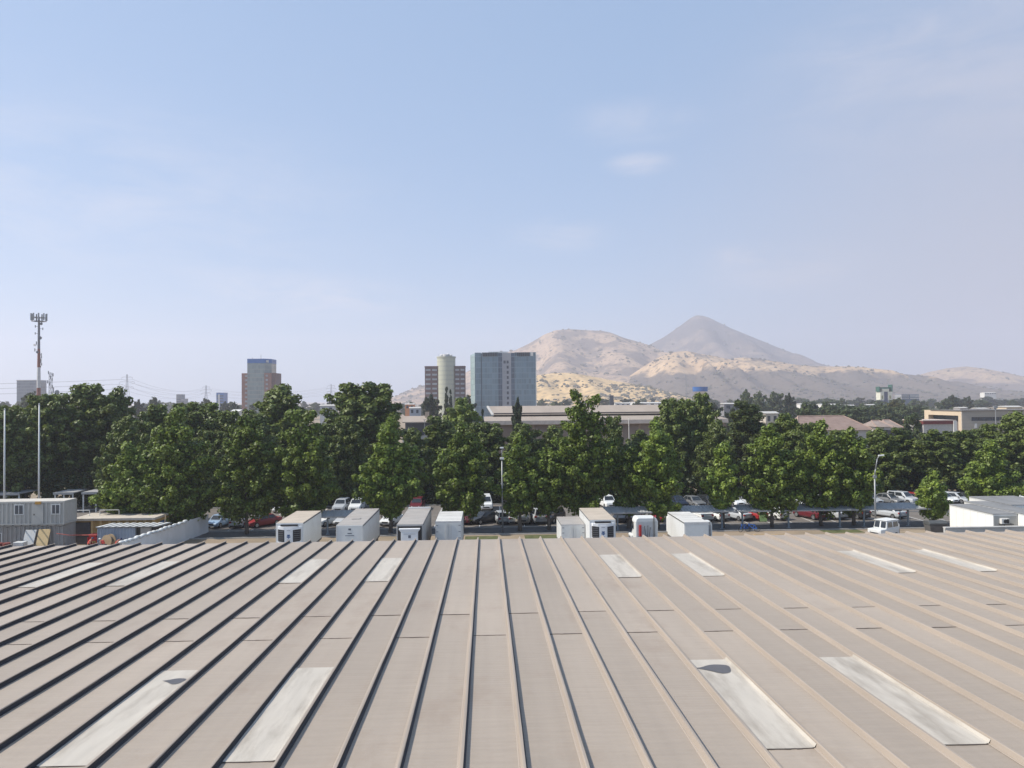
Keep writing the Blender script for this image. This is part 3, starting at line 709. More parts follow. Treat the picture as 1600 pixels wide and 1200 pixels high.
q = MB(); q.box(-.78, .78, -.42, -.03, 1.3, 3.25); q.hexa([(-.78,-.42,3.25),(.78,-.42,3.25),(.78,-.03,3.25),(-.78,-.03,3.25)], [(-.98,-.46,3.5),(.98,-.46,3.5),(.98,-.03,3.5),(-.98,-.03,3.5)]); q.box(-.98, .98, -.46, -.03, 3.5, 3.58); un = q.build('refrigeration_unit', m_screen, t, bevel=.03)
q = MB(); q.box(-.11, .13, -.428, -.42, 2.72, 2.98); q.build('emblem', m_mark, un)
q = MB(); q.box(-.2, .2, -.428, -.42, 2.45, 2.5); q.box(-.55, .55, -.428, -.42, 3.08, 3.1); q.build('lettering_strip', m_mark, un)
q = MB(); q.box(a+.05, b-.05, 10.4, 10.75, 3.93, 4.05); q.build('roof_cap', m_twhite, t)
t, a, b, l = trailer('small white container with closed double doors and ribbed pale roof, beside the grey trailer', 'container', X(680,75.5), X(721,75.5), 75.5, 82.2, 3.6, roof=m_troof_pale, name='box_container', ribs=8); doors(t, a, b, 1.05, 3.6)
t, a, b, l = trailer('low white container with grey roof and double doors', 'container', X(877,76.3), X(914,76.3), 76.3, 81.5, 3.0, roof=m_troof_grey, name='box_container', zb=.9); doors(t, a, b, .9, 3.0)
t, a, b, l = trailer('white reefer trailer with blue-marked louvred unit, between a low container and a truck cab', 'trailer', X(921,73.3), X(962,73.3), 73.3, 81.4, 3.9); reefer_unit(t, a, b, 1.75, 3.62)
t, a, b, l = trailer('white box truck with plain rear shutter and worn pale roof', 'truck', X(1069,75), X(1107,75), 75, 82, 3.25, roof=m_troof_pale, name='box_truck', zb=.9, ribs=6)
q = MB(); q.box(a+.08, b-.08, -.02, 0, 1.0, 3.05)
for i in range(14): q.box(a+.10, b-.10, -.028, -.02, 1.05+i*.142, 1.165+i*.142)
q.build('roller_shutter', m_twhite, t)
q = MB(); q.box(a, b, -.035, 0, 3.05, 3.27); q.build('door_frame', m_alu, t)
q = MB(); q.box(a+.25, b-.25, l+.05, l+1.7, .9, 2.6); q.build('cab', m_twhite, t, bevel=.1)

# ---- tractor cabs seen from behind
m_hose = mat('hose_black', (.03,.03,.035), .5)
def truck_cab(label, x, y, rz_=0):
    t = thing('truck_cab', label, 'truck', (x, y, 0), rz_)
    m = MB(); m.prism([(-1.13,1.0),(1.13,1.0),(1.15,2.9),(1.05,3.2),(.85,3.32),(-.85,3.32),(-1.05,3.2),(-1.15,2.9)], 'y', 0, 1.9); m.hexa([(-1.1,1.9,.7),(1.1,1.9,.7),(1.0,3.3,.7),(-1.0,3.3,.7)], [(-1.05,1.9,1.75),(1.05,1.9,1.75),(.9,3.3,1.55),(-.9,3.3,1.55)]); body = m.build('body', m_twhite, t, bevel=.09)
    m = MB(); m.box(-.95, .95, -.015, .0, 1.15, 2.95); m.build('rear_panel', mat('cab_rear_grey', (.50,.51,.52), .6, dirt=(.3,.28,.26), dirt_amt=.5), body)
    m = MB(); m.box(-.80, -.56, -.13, -.016, 1.45, 2.60); m.build('red_cylinder_box', mat('red_paint', (.52,.035,.03), .45), t, bevel=.03)
    for (xa, xb, z0) in ((-.25, -.1, 2.5), (.1, .02, 2.55), (.35, .2, 2.35)):
        m = MB(); m.tube([(xa, -.05, z0), (xa*.8, -.14, 1.9), (xb, -.20, 1.4), (xb+.2, -.22, 1.25)], [.025]*4, 6); m.build('air_hose', m_hose, t)
    m = MB(); m.cyl((.72,-.10,1.0),(.72,-.10,3.45), .06, n=10); m.build('exhaust_stack', m_rail, t)
    for s in (-1, 1):
        m = MB(); m.box(min(s*1.28, s*1.50), max(s*1.28, s*1.50), 1.7, 1.8, 2.0, 2.75); mm_ = m.build('wing_mirror', m_trim, t, bevel=.03)
        m = MB(); m.tube([(s*1.12, 1.72, 2.8), (s*1.38, 1.75, 2.82), (s*1.38, 1.75, 2.7)], [.02]*3, 6); m.build('mirror_arm', m_trim, mm_)
        m = MB(); m.box(min(s*.98, s*1.34), max(s*.98, s*1.34), 1.5, 3.1, .8, 1.35); m.build('wing', m_twhite, t, bevel=.12)
        m = MB(); m.face([(s*1.165, 1.0, 2.0), (s*1.165, 1.75, 2.0), (s*1.165, 1.75, 2.75), (s*1.165, 1.0, 2.75)]); m.build('side_window', m_glass, t)
        wheel('wheel', s*1.05, 2.4, .5, .3, t); wheel('wheel', s*.95, -1.6, .5, .45, t)
    m = MB(); m.box(-.5, -.35, -2.6, 1.9, .7, .95); m.box(.35, .5, -2.6, 1.9, .7, .95); m.box(-.6, .6, -1.9, -1.2, .95, 1.05); m.build('chassis', m_trim, t)
    return t
truck_cab('white tractor cab seen from behind, with a red box and hanging hoses', X(1010.5,78), 78)
t = truck_cab('narrow white cab half hidden by the right side of the box truck', X(1103,76.8), 76.8); t.scale = (.55, .55, .92)

# ---- small white four-wheel-drive heading left
t = thing('jeep', 'small boxy white four-wheel-drive with split windscreen, parked below the curved lamp post', 'jeep', (X(1381,82.5), 82.5, 0), R(118))
m = MB(); m.box(-.8, .8, -1.5, 1.7, .5, 1.18); body = m.build('body', m_twhite, t, bevel=.06)
m = MB(); m.hexa([(-.78,-1.5,1.18),(.78,-1.5,1.18),(.78,.72,1.18),(-.78,.72,1.18)], [(-.70,-1.45,2.02),(.70,-1.45,2.02),(.70,.50,2.02),(-.70,.50,2.02)]); m.build('cabin', m_twhite, t, bevel=.05)
m = MB(); m.box(-.76, .76, -1.52, .62, 2.02, 2.08); m.build('roof', m_twhite, t, bevel=.03)
for s in (-1, 1):
    m = MB(); m.hexa([(s*.09,.735,1.30),(s*.66,.735,1.30),(s*.64,.72,1.30),(s*.09,.72,1.30)], [(s*.09,.575,1.92),(s*.62,.575,1.92),(s*.62,.55,1.92),(s*.09,.55,1.92)]); m.build('windscreen', m_glass, t)
    for (ya, yb) in ((-1.35, -.48), (-.36, .44)):
        m = MB(); m.hexa([(s*.776,ya,1.32),(s*.776,yb,1.32),(s*.74,yb,1.32),(s*.74,ya,1.32)], [(s*.722,ya+.03,1.88),(s*.722,yb-.05,1.88),(s*.69,yb-.05,1.88),(s*.69,ya+.03,1.88)]); m.build('side_window', m_glass, t)
    wheel('wheel', s*.72, 1.05, .36, .22, t); wheel('wheel', s*.72, -.95, .36, .22, t)
    m = MB(); m.cyl((s*.55,1.66,.95),(s*.55,1.73,.95), .10); m.build('headlight', m_head, t)
m = MB(); m.box(-.5, .5, 1.66, 1.72, .6, .85); m.build('grille', m_trim, t)
# ------------------------------------------------------------ trees
m_leaf = leaf_mat('leaves'); m_leaf_far = leaf_mat('leaves_far', .2, .7); m_needle = leaf_mat('needles', .1, .7)
m_bark = mat('bark', (.13,.105,.085), .95, var=.3, scale=3, streak=(3,3,.6), dirt=(.24,.21,.17), dirt_amt=.5)
def sharp(x, p): return np.sign(x)*np.abs(x)**p
def profile(kind, t):
    if kind == 'cone': return np.minimum(1, (t/.22+.35)/1.35)*(1-np.clip((t-.22)/.78, 0, 1)**1.25)*.97+.03
    if kind == 'oval': return np.sin(np.pi*np.clip(t*.90+.08, 0, 1))**.62
    if kind == 'round': return np.sqrt(np.clip(1-((t-.52)/.52)**2, 0, 1))*.95+.05*(1-t)
    if kind == 'dome': return np.where(t < .35, .70+.30*t/.35, np.sqrt(np.clip(1-((t-.35)/.66)**2, 0, 1)))
    if kind == 'flame': return np.where(t < .32, .66+.34*np.sin(np.pi/2*np.clip(t/.32, 0, 1)), (1-np.clip((t-.32)/.68, 0, 1)**1.7)*.96+.04)
    if kind == 'spire': return np.minimum(1, t/.12+.3)*(1-t)**.8
    return np.ones_like(t)
def crown(name, z0, z1, rx, kind, seed, ncl, nl, leaf, tips=None, clr=None, lobes=.28, mat_=None, ry=None, core=.12, gap=1.0):
    """boughs reach out of the crown and carry leaf clumps that thin towards their tips; every leaf a kite of its own"""
    r = np.random.default_rng(seed); ry = ry or rx*.95; H = z1-z0
    clr = clr or .8
    ph = r.uniform(0, 6.28, 8); am = r.uniform(.4, 1, 4); boughs = []; tries = 0; per = 5; nb = max(4, ncl//per); dmin = gap*1.55*clr
    while len(boughs) < nb and tries < nb*40:
        tries += 1
        t = r.uniform(0.0, 1.0); p = float(profile(kind, np.array([t]))[0])
        if r.random() > p**.7+.10: continue
        a = r.uniform(0, 2*math.pi)
        lob = 1+lobes*(am[0]*math.sin(2*a+ph[0]+3*t)+am[1]*math.sin(3*a+ph[1]-5*t)+am[2]*math.sin(5*a+ph[2]+9*t))/1.6
        rad = p*lob*r.uniform(.72, 1.06); x = math.cos(a)*rad*rx; y = math.sin(a)*rad*ry; z = z0+t*H
        if tips:
            tx, tt = tips[r.integers(len(tips))]; q = max(0, (t-tt)/(1-tt)); x = x*(1-q*.62)+tx*rx*min(1, q*1.6); y *= (1-q*.5)
        dm = dmin*(1 if tries < nb*14 else .6)
        if any((x-b[0])**2+(y-b[1])**2+((z-b[2])*.8)**2 < dm*dm for b in boughs): continue
        boughs.append((x, y, z, p))
    cc = []; wt = []
    for (x, y, z, p) in boughs:
        f0 = r.uniform(.30, .45); L_ = math.hypot(x, y); rise = r.uniform(.25, .75)*(.4+.12*L_)
        for k in range(per):
            s = k/(per-1); f = f0+(1-f0)*s
            cc.append((x*f+r.normal()*.10*clr, y*f+r.normal()*.10*clr, z-rise*(1-s)*1.6+rise*.4*s, clr*(1.05-.52*s)*r.uniform(.8, 1.2))); wt.append(1.0)
    cc = np.array(cc)
    top = (cc[:, 2]+cc[:, 3]*.95).max(); over = np.clip((cc[:, 2]-z0)/max(.1, top-z0), 0, 1)
    cc[:, 2] = z0+(cc[:, 2]-z0)*(z1-z0)/max(.1, top-z0)
    ncl = len(cc); n = ncl*nl
    c = np.repeat(cc, nl, 0)
    d = r.normal(size=(n, 3)); d[:, 2] = d[:, 2]+.25; d /= np.linalg.norm(d, axis=1, keepdims=True)
    rad = c[:, 3:4]*r.uniform(.30, 1.0, (n, 1))**.6
    P = c[:, :3]+d*rad*np.array([1, 1, 1.15])
    nor = d*.8+r.normal(size=(n, 3))*.42+np.array([0, 0, .35]); nor /= np.linalg.norm(nor, axis=1, keepdims=True)
    u = np.cross(nor, r.normal(size=(n, 3))); u /= np.linalg.norm(u, axis=1, keepdims=True); v = np.cross(nor, u)
    s = leaf*r.uniform(.65, 1.25, (n, 1))
    bend = nor*s*.12
    Q = np.stack([P-u*s*.55, P+v*s*.40+u*s*.05-bend, P+u*s*.60, P-v*s*.40+u*s*.05-bend], 1).reshape(-1, 3)
    Q[:, 2] = np.maximum(Q[:, 2], .15)
    me = bpy.data.meshes.new(name); me.vertices.add(n*4); me.vertices.foreach_set('co', Q.ravel().astype(np.float32))
    me.loops.add(n*4); me.loops.foreach_set('vertex_index', np.arange(n*4, dtype=np.int32))
    me.polygons.add(n); me.polygons.foreach_set('loop_start', np.arange(0, n*4, 4, dtype=np.int32)); me.polygons.foreach_set('loop_total', np.full(n, 4, np.int32))
    me.materials.append(mat_ or m_leaf); me.update(); me.validate()
    return me, cc
def trunk_mesh(name, h, r0, seed, limbs, cc, top):
    r = random.Random(seed); b = MB(); pts = []; rs = []
    x = y = 0.0
    for k in range(6):
        z = top*k/5; pts.append((x, y, z-.1 if k == 0 else z)); rs.append(r0*(1.35 if k == 0 else 1)*(1-.8*k/5)); x += r.uniform(-.12, .12); y += r.uniform(-.12, .12)
    b.tube(pts, rs, 8)
    idx = list(range(len(cc))); r.shuffle(idx)
    for i in idx[:limbs]:
        c = cc[i]; z = min(top*.9, max(h*.55, c[2]-.55*math.hypot(c[0], c[1])-.3)); f = z/top*5; k = min(4, int(f)); p = Vector(pts[k]).lerp(Vector(pts[k+1]), f-k)
        q = Vector(c[:3]); m = p.lerp(q, .5)+Vector((0, 0, -.12*(q-p).length*.5)); rr_ = r0*.42*(1-.6*z/top)
        b.tube([p, m, q], [rr_, rr_*.65, rr_*.2], 6)
    return b
GF = 'bright trees in the car park rows'; GBK = 'dark trees of the back row'
LEAF_F = (.106,.154,.028); LEAF_B = (.090,.124,.033)
def add_tree(name, label, x, y, z0, z1, rx, kind, seed, ncl, nl, leaf, colr, group=None, tips=None, trunk_r=.2, limbs=14, cat='tree', lobes=.28, mat_=None, ry=None, clr=None):
    t = thing(name, label, cat, (x, y, 0), 0, group)
    me, cc = crown('crown', z0, z1, rx, kind, seed, ncl, nl, leaf, tips, lobes=lobes, mat_=mat_, ry=ry, clr=clr)
    c = bpy.data.objects.new('crown', me); COL.objects.link(c); c.parent = t; c.color = (*colr, 1)
    trunk_mesh('trunk', z0, trunk_r, seed, limbs, cc, z0+(z1-z0)*.78).build('trunk', m_bark, t, smooth=True, fix=False)
    return t
def zt(px, py, Y): return at(px, py, Y).z
# front trees: (px, top, bottom, width px, Y, kind, colour gain, label)
front = [
 (201, 690, 806, 76, 90.6, 'cone', 1.12, 'small bright green tree behind the ochre walled hut, leftmost of the front trees', None),
 (276, 636, 812, 108, 91.4, 'flame', .98, 'big broad green tree above the white sheet hoarding', None),
 (386, 648, 812, 92, 91.4, 'flame', .80, 'dark dense tree right above the red sedan', None),
 (472, 640, 805, 92, 91.4, 'flame', .92, 'tapering green tree rising above the tan-roofed reefer trailer', [(.35, .5), (-.45, .62)]),
 (610, 652, 803, 92, 91.1, 'cone', 1.15, 'bright yellowish green tree just above the grey reefer trailer', None),
 (722, 660, 812, 92, 91.4, 'flame', .86, 'spreading dark green tree above the small container with double doors', None),
 (812, 678, 808, 62, 90.7, 'flame', 1.0, 'slim green tree right of the middle lamp post', None),
 (858, 700, 806, 60, 91.1, 'oval', .92, 'low bushy green tree in the middle, left foot of the tall twin-tipped tree', None),
 (910, 608, 806, 88, 91.4, 'flame', .90, 'tall dark green tree with twin pointed tips in the middle of the picture', [(-.24, .55), (.42, .55)]),
 (1028, 656, 806, 76, 90.7, 'flame', 1.18, 'bright green rounded tree above the white truck cab', None),
 (982, 694, 804, 52, 91.6, 'oval', .80, 'dull green tree squeezed left of the bright rounded one above the truck cab', None),
 (1129, 690, 806, 54, 90.6, 'cone', 1.25, 'slim bright green conical tree above the box truck with the pale roof', None),
 (1206, 664, 808, 92, 90.7, 'flame', 1.0, 'leafy green tree with a dark trunk beside the pale green board', None),
 (1283, 657, 806, 76, 91.1, 'flame', 1.02, 'green tree above a silver sedan, left one of a merged pair', None),
 (1334, 668, 806, 78, 91.3, 'flame', .98, 'green tree above the black car, left of the curved lamp post', None),
 (1458, 735, 816, 50, 90.1, 'cone', 1.22, 'smallest tree, a bright green cone beside the white cabins', None),
 (1550, 686, 790, 88, 98.0, 'cone', 1.15, 'bright broad conical tree behind the white cabins at the right', None)]
for i, (px, tp, bt, wp, Y, kd, gain, lb, tips) in enumerate(front):
    p = at(px, bt, Y); z1 = zt(px, tp, Y); z0 = max(2.5 if px not in (201, 276, 1458, 1550) else 1.4, p.z); rx = wp/2*Y/FPX*1.15
    nc = int(60+62*rx*(z1-z0)/12); nc = min(420, nc)
    add_tree('plane_tree', lb, p.x, Y, z0, z1, rx, kd, 100+i, nc, 62, .34, tuple(c*gain for c in LEAF_F), GF, tips, trunk_r=.20, clr=.62+.07*rx, ry=rx*.80)
# back row: five crowns reused
bk = []
for i, (kd, tips) in enumerate((('dome', None), ('round', [(-.4, .6), (.35, .55)]), ('dome', [(-.3, .55), (.3, .6), (0, .65)]), ('flame', None), ('flame', [(.2, .5), (-.45, .65)]))):
    me, cc = crown('crown', 1.9, 15, 4.3, kd, 300+i, 430, 62, .40, tips, clr=.98, lobes=.30)
    tm = trunk_mesh('trunk', 2.5, .30, 50+i, 18, cc, 11.5)
    bk.append((me, tm))
tm_mesh = []
back = [
 (12, 634, 84, 118, 1.0, 'dark tree at the left edge behind the left white pole'),
 (70, 616, 84, 124, 1.05, 'dark tree rising behind the second white pole, under the red and white mast'),
 (128, 600, 112, 128, 1.0, 'largest dark tree at the left, showing its bare trunk beneath'),
 (183, 604, 76, 132, .95, 'dark tree forming the right shoulder of the big clump at the left'),
 (190, 650, 62, 106, 1.05, 'olive green tree tucked behind the small bright tree at the left'),
 (246, 632, 84, 122, 1.0, 'dark tree behind the big broad tree, just right of the left clump'),
 (308, 628, 92, 128, 1.0, 'dark tree left of the brick tower, with a flat wide top'),
 (352, 642, 76, 120, .95, 'dark tree just below and left of the brick tower'),
 (438, 600, 112, 130, 1.05, 'large dark tree hiding the foot of the brick tower'),
 (400, 640, 70, 118, .95, 'dark tree between the red sedan tree and the brick tower'),
 (503, 662, 64, 118, .9, 'lower dark tree in the dip between the two large round crowns'),
 (570, 597, 112, 130, 1.05, 'large round dark tree above the second trailer, tallest of the left half'),
 (534, 650, 70, 118, .9, 'dark tree left of the bright yellowish tree'),
 (646, 668, 60, 120, .9, 'low dark tree below the tan-roofed hall with dark glazing'),
 (692, 650, 80, 124, .95, 'dark tree right of the tan-roofed hall with dark glazing'),
 (722, 622, 62, 142, 1.5, 'yellowish olive tree standing in front of the cylindrical tower'),
 (756, 660, 70, 122, .95, 'dark tree in front of the left end of the long tan warehouse'),
 (822, 662, 64, 120, .95, 'dark tree in front of the long warehouse, left of the twin-tipped tree'),
 (866, 664, 64, 122, .95, 'dark tree touching the left side of the twin-tipped tree'),
 (958, 650, 44, 122, .95, 'dark tree touching the right side of the twin-tipped tree'),
 (1000, 672, 60, 124, .9, 'dark tree behind the bright rounded tree above the truck cab'),
 (1056, 622, 66, 126, 1.1, 'tall tree in front of the blue water tower, left half of its crown'),
 (1092, 614, 60, 128, 1.1, 'tall tree in front of the blue water tower, right half of its crown'),
 (1120, 655, 60, 118, .85, 'dark tree behind the slim bright conical tree'),
 (1172, 626, 80, 140, .62, 'very dark round tree right of the blue water tower'),
 (1228, 646, 76, 122, 1.05, 'green tree left of the tiled roof house'),
 (1264, 660, 50, 118, 1.0, 'dark tree in front of the left slope of the tiled roof house'),
 (1304, 672, 84, 126, 1.05, 'dark tree in front of the middle of the tiled roof house'),
 (1372, 668, 74, 118, .95, 'dark tree just behind the curved lamp post'),
 (1412, 668, 76, 124, .9, 'dark tree right of the curved lamp post, below the small tiled houses'),
 (1458, 671, 74, 120, .9, 'dark tree behind the smallest bright cone tree'),
 (1502, 672, 74, 122, .95, 'dark tree below the beige building with the long window'),
 (1540, 662, 60, 128, 1.05, 'dark tree below the right end of the beige building'),
 (1588, 642, 84, 124, 1.1, 'dark green tree at the right edge of the picture')]
rb = random.Random(3)
trunk_me = [None]*5
for i, (px, tp, wp, Y, gain, lb) in enumerate(back):
    me, tm = bk[i % 5]; Y -= 3.5; x = at(px, 700, Y).x; z1 = zt(px, tp, Y); sx = wp/2*Y/FPX/4.3*1.16; sz = z1/15.0
    t = thing('plane_tree', lb, 'tree', (x, Y, 0), 0, GBK)
    c = bpy.data.objects.new('crown', me); COL.objects.link(c); c.parent = t; c.color = tuple(v*gain for v in LEAF_B)+(1,)
    if trunk_me[i % 5] is None: tr = tm.build('trunk', m_bark, t, smooth=True, fix=False); trunk_me[i % 5] = tr.data
    else: tr = bpy.data.objects.new('trunk', trunk_me[i % 5]); COL.objects.link(tr); tr.parent = t
    t.scale = (sx, sx, sz); t.rotation_euler = (0, 0, rb.uniform(-.5, .5)+(math.pi if rb.random() < .5 else 0))
# clipped hedge closing the car park behind the last row of cars
me, cc = crown('leafy_hedge', .2, 5.5, 84, 'x', 900, 1500, 46, .5, clr=1.25, lobes=0, ry=1.1, gap=.5)
hd = bpy.data.objects.new('hedge', me); COL.objects.link(hd); hd.location = (4, 115.2, 0); hd.color = (.026,.042,.014,1)
# far trees: low detail crowns reused
fp = []
for i, (kd, ncl) in enumerate((('round', 46), ('dome', 54), ('oval', 46), ('spire', 40))):
    me, cc = crown('crown', .8 if kd != 'spire' else .5, 10, 3.4 if kd != 'spire' else 1.7, kd, 500+i, ncl*(3 if kd != 'spire' else 5), 30, .55, None, clr=.95 if kd != 'spire' else .55, gap=1.0 if kd != 'spire' else .28, lobes=.4 if kd != 'spire' else .1, mat_=m_leaf_far if kd != 'spire' else m_needle)
    fp.append((me, trunk_mesh('trunk', 1.5, .22, 70+i, 6, cc, 7.5).build('trunk', m_bark, None, smooth=True, fix=False).data))
for o in [o for o in bpy.data.objects if o.name.startswith('trunk') and o.parent is None]: bpy.data.objects.remove(o)
def far_tree(px, tp, wp, Y, kd, colr, label, group=None, name='tree'):
    me, tm = fp[kd]; x = at(px, 640, Y).x; z1 = zt(px, tp, Y); rx = wp/2*Y/FPX
    t = thing(name, label, 'tree', (x, Y, 0), 0, group); base = 3.4 if kd != 3 else 1.7
    c = bpy.data.objects.new('crown', me); COL.objects.link(c); c.parent = t; c.color = (*colr, 1)
    tr = bpy.data.objects.new('trunk', tm); COL.objects.link(tr); tr.parent = t
    t.scale = (rx/base, rx/base, max(.3, z1/10)); t.rotation_euler = (0, 0, rb.uniform(0, 6.28))
DK = (.030,.045,.024); MD = (.055,.080,.036); OL = (.085,.090,.042); PL = (.075,.100,.055)
for a in (
 (672, 616, 30, 300, 2, DK, 'grey-green rounded tree in front of the left foot of the cylindrical tower', None, 'tree'),
 (698, 605, 13, 300, 3, DK, 'dark cypress in front of the cylindrical tower, taller of two', None, 'cypress'),
 (704, 609, 11, 305, 3, DK, 'dark cypress in front of the cylindrical tower, shorter of two', None, 'cypress'),
 (728, 618, 36, 320, 0, DK, 'dark bushy tree between the cylindrical tower and the glass office block', None, 'tree'),
 (808, 621, 22, 172, 2, DK, 'dark conifer standing against the roof of the long tan warehouse', None, 'conifer'),
 (754, 640, 12, 165, 3, DK, 'small dark conifer at the left corner of the long tan warehouse', None, 'conifer'),
 (1166, 608, 22, 420, 2, MD, 'tall green tree, leftmost of the grove right of the water tower', 'grove right of the water tower', 'tree'),
 (1187, 611, 30, 430, 1, PL, 'pale green tree second from the left in the grove right of the water tower', 'grove right of the water tower', 'tree'),
 (1212, 612, 34, 440, 0, PL, 'pale green tree in the middle of the grove right of the water tower', 'grove right of the water tower', 'tree'),
 (1232, 614, 18, 400, 2, DK, 'dark feathery tree at the right end of the grove right of the water tower', 'grove right of the water tower', 'tree'),
 (1400, 624, 34, 330, 2, OL, 'olive brown eucalyptus below the green and white tower', None, 'eucalyptus'),
 (1378, 630, 7, 320, 3, DK, 'thin dark cypress at the foot of the green and white tower', None, 'cypress'),
 (1488, 617, 24, 520, 2, DK, 'dark blue-green conifer above the beige building', None, 'conifer'),
 (1425, 645, 34, 190, 0, MD, 'round green tree left of the beige building', None, 'tree'),
 (1340, 634, 44, 300, 0, MD, 'round yellowish green tree above the right slope of the tiled roof house', None, 'tree'),
 (1300, 632, 40, 320, 1, MD, 'broad green tree above the middle of the tiled roof house', None, 'tree'),
 (1258, 636, 38, 310, 0, MD, 'broad green tree above the left gable of the tiled roof house', None, 'tree'),
 (1115, 630, 44, 300, 1, DK, 'dark tree below the blue water tower, left of the white sheds', None, 'tree'),
 (1146, 637, 44, 250, 1, DK, 'dark tree in front of the white shed below the blue water tower', None, 'tree'),
 (1042, 626, 24, 210, 0, OL, 'bare looking brownish tree at the right end of the long tan warehouse', None, 'tree'),
 (215, 624, 18, 420, 2, DK, 'hazy tree just right of the large left clump', None, 'tree'),
 (240, 620, 30, 430, 1, DK, 'hazy broad tree between the left clump and the grey slab blocks', None, 'tree'),
 (322, 622, 18, 520, 0, DK, 'hazy round tree left of the small blue tower', None, 'tree'),
 (366, 628, 22, 430, 1, DK, 'hazy dark tree between the small blue tower and the brick tower', None, 'tree'),
 (50, 612, 50, 340, 1, DK, 'dark tree in front of the grey slab building at the far left', None, 'tree')): far_tree(*a)
k = 0
for (x0, x1, n, tp0, tp1, Y0, Y1, ws, lb, grp) in (
 (1240, 1600, 30, 619, 626, 480, 1100, (16, 34), 'hazy green tree in the belt below the brushy hill at the right', 'hazy tree belt below the right hills'),
 (1238, 1450, 15, 627, 636, 250, 400, (34, 50), 'green garden tree among the low sheds behind the tiled roof houses', 'garden trees among the sheds at the right'),
 (985, 1240, 16, 620, 627, 520, 1200, (12, 26), 'small hazy tree near the foot of the sunlit grassy hill', 'hazy trees along the foot of the hill'),
 (838, 985, 8, 622, 627, 520, 900, (14, 26), 'small hazy tree behind the ridge of the long tan warehouse', 'hazy trees behind the warehouse ridge'),
 (625, 760, 10, 627, 632, 500, 900, (14, 24), 'hazy tree near the foot of the cylindrical tower', 'hazy trees round the cylindrical tower'),
 (215, 520, 24, 625, 631, 500, 1200, (12, 26), 'hazy tree on the flat horizon left of the round dark crown', 'hazy trees on the left horizon'),
 (0, 60, 6, 624, 630, 600, 1000, (16, 30), 'hazy tree at the far left edge of the horizon', 'hazy trees at the far left')):
    for i in range(n):
        px = x0+(x1-x0)*(i+.5)/n+rb.uniform(-5, 5); far_tree(px, rb.uniform(tp0, tp1)-(px-800)*.004*0, rb.uniform(*ws), rb.uniform(Y0, Y1), rb.choice((0, 1, 1, 2)), rb.choice((DK, MD, MD, PL)), lb, grp)
# a wood so far off that it reads as one mass
me, cc = crown('woodland', .3, 9, 2600, 'x', 901, 3000, 12, 5.0, clr=7, lobes=0, ry=700, mat_=m_leaf_far, gap=.3)
wd = bpy.data.objects.new('woodland', me); COL.objects.link(wd); wd.location = (0, 1250, 0); wd.color = (.045,.062,.034,1); stuff(wd)
tag(wd, 'far-off belt of trees merging into one hazy mass along the horizon', 'woodland')
tag(hd, 'long dark leafy hedge in deep shade behind the far row of parked cars', 'hedge')
# ------------------------------------------------------------ distant buildings
def PX(px, Y, py=630): return at(px, py, Y).x
m_brick = mat('red_brick', (.235,.125,.095), .85, var=.14, scale=.25)
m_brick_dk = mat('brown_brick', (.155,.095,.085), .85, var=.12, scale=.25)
m_pane = mat('window_glass', (.055,.065,.08), .12, var=.3, scale=.4, spec=.6)
m_panel = mat('pale_window', (.30,.32,.34), .25, var=.25, scale=.3)
def curtain(name, col, fw, fh, line=(.10,.12,.14), rough=.12, metal=.25, var=.25):
    # glazing with a grid of mullions fw wide and floors fh high
    m = bpy.data.materials.new(name); m.use_nodes = True; nt = m.node_tree; N = nt.nodes; L = nt.links; b = N['Principled BSDF']
    b.inputs['Roughness'].default_value = rough; b.inputs['Metallic'].default_value = metal; b.inputs['Specular IOR Level'].default_value = .6
    tc = N.new('ShaderNodeTexCoord'); se = N.new('ShaderNodeSeparateXYZ'); L.new(tc.outputs['Object'], se.inputs[0])
    ad = N.new('ShaderNodeMath'); ad.operation = 'ADD'; L.new(se.outputs['X'], ad.inputs[0]); L.new(se.outputs['Y'], ad.inputs[1])
    def cell(src, s):
        d = N.new('ShaderNodeMath'); d.operation = 'DIVIDE'; L.new(src, d.inputs[0]); d.inputs[1].default_value = s
        f = N.new('ShaderNodeMath'); f.operation = 'FLOOR'; L.new(d.outputs[0], f.inputs[0]); fr = N.new('ShaderNodeMath'); fr.operation = 'FRACT'; L.new(d.outputs[0], fr.inputs[0]); return f.outputs[0], fr.outputs[0]
    i, u = cell(ad.outputs[0], fw); j, v = cell(se.outputs['Z'], fh)
    cb = N.new('ShaderNodeCombineXYZ'); L.new(i, cb.inputs[0]); L.new(j, cb.inputs[1])
    wn = N.new('ShaderNodeTexWhiteNoise'); wn.noise_dimensions = '2D'; L.new(cb.outputs[0], wn.inputs['Vector'])
    mr = N.new('ShaderNodeMapRange'); mr.inputs['To Min'].default_value = 1-var; mr.inputs['To Max'].default_value = 1+var; L.new(wn.outputs['Value'], mr.inputs['Value'])
    rgb = N.new('ShaderNodeRGB'); rgb.outputs[0].default_value = (*col, 1); sc = N.new('ShaderNodeVectorMath'); sc.operation = 'SCALE'; L.new(rgb.outputs[0], sc.inputs[0]); L.new(mr.outputs[0], sc.inputs['Scale'])
    def less(x, t):
        q = N.new('ShaderNodeMath'); q.operation = 'LESS_THAN'; L.new(x, q.inputs[0]); q.inputs[1].default_value = t; return q.outputs[0]
    mxm = N.new('ShaderNodeMath'); mxm.operation = 'MAXIMUM'; L.new(less(u, .10), mxm.inputs[0]); L.new(less(v, .16), mxm.inputs[1])
    mx = N.new('ShaderNodeMix'); mx.data_type = 'RGBA'; L.new(mxm.outputs[0], mx.inputs['Factor']); L.new(sc.outputs[0], mx.inputs['A']); mx.inputs['B'].default_value = (*line, 1)
    L.new(mx.outputs['Result'], b.inputs['Base Color']); return m
m_conc = mat('pale_concrete', (.42,.41,.39), .8)
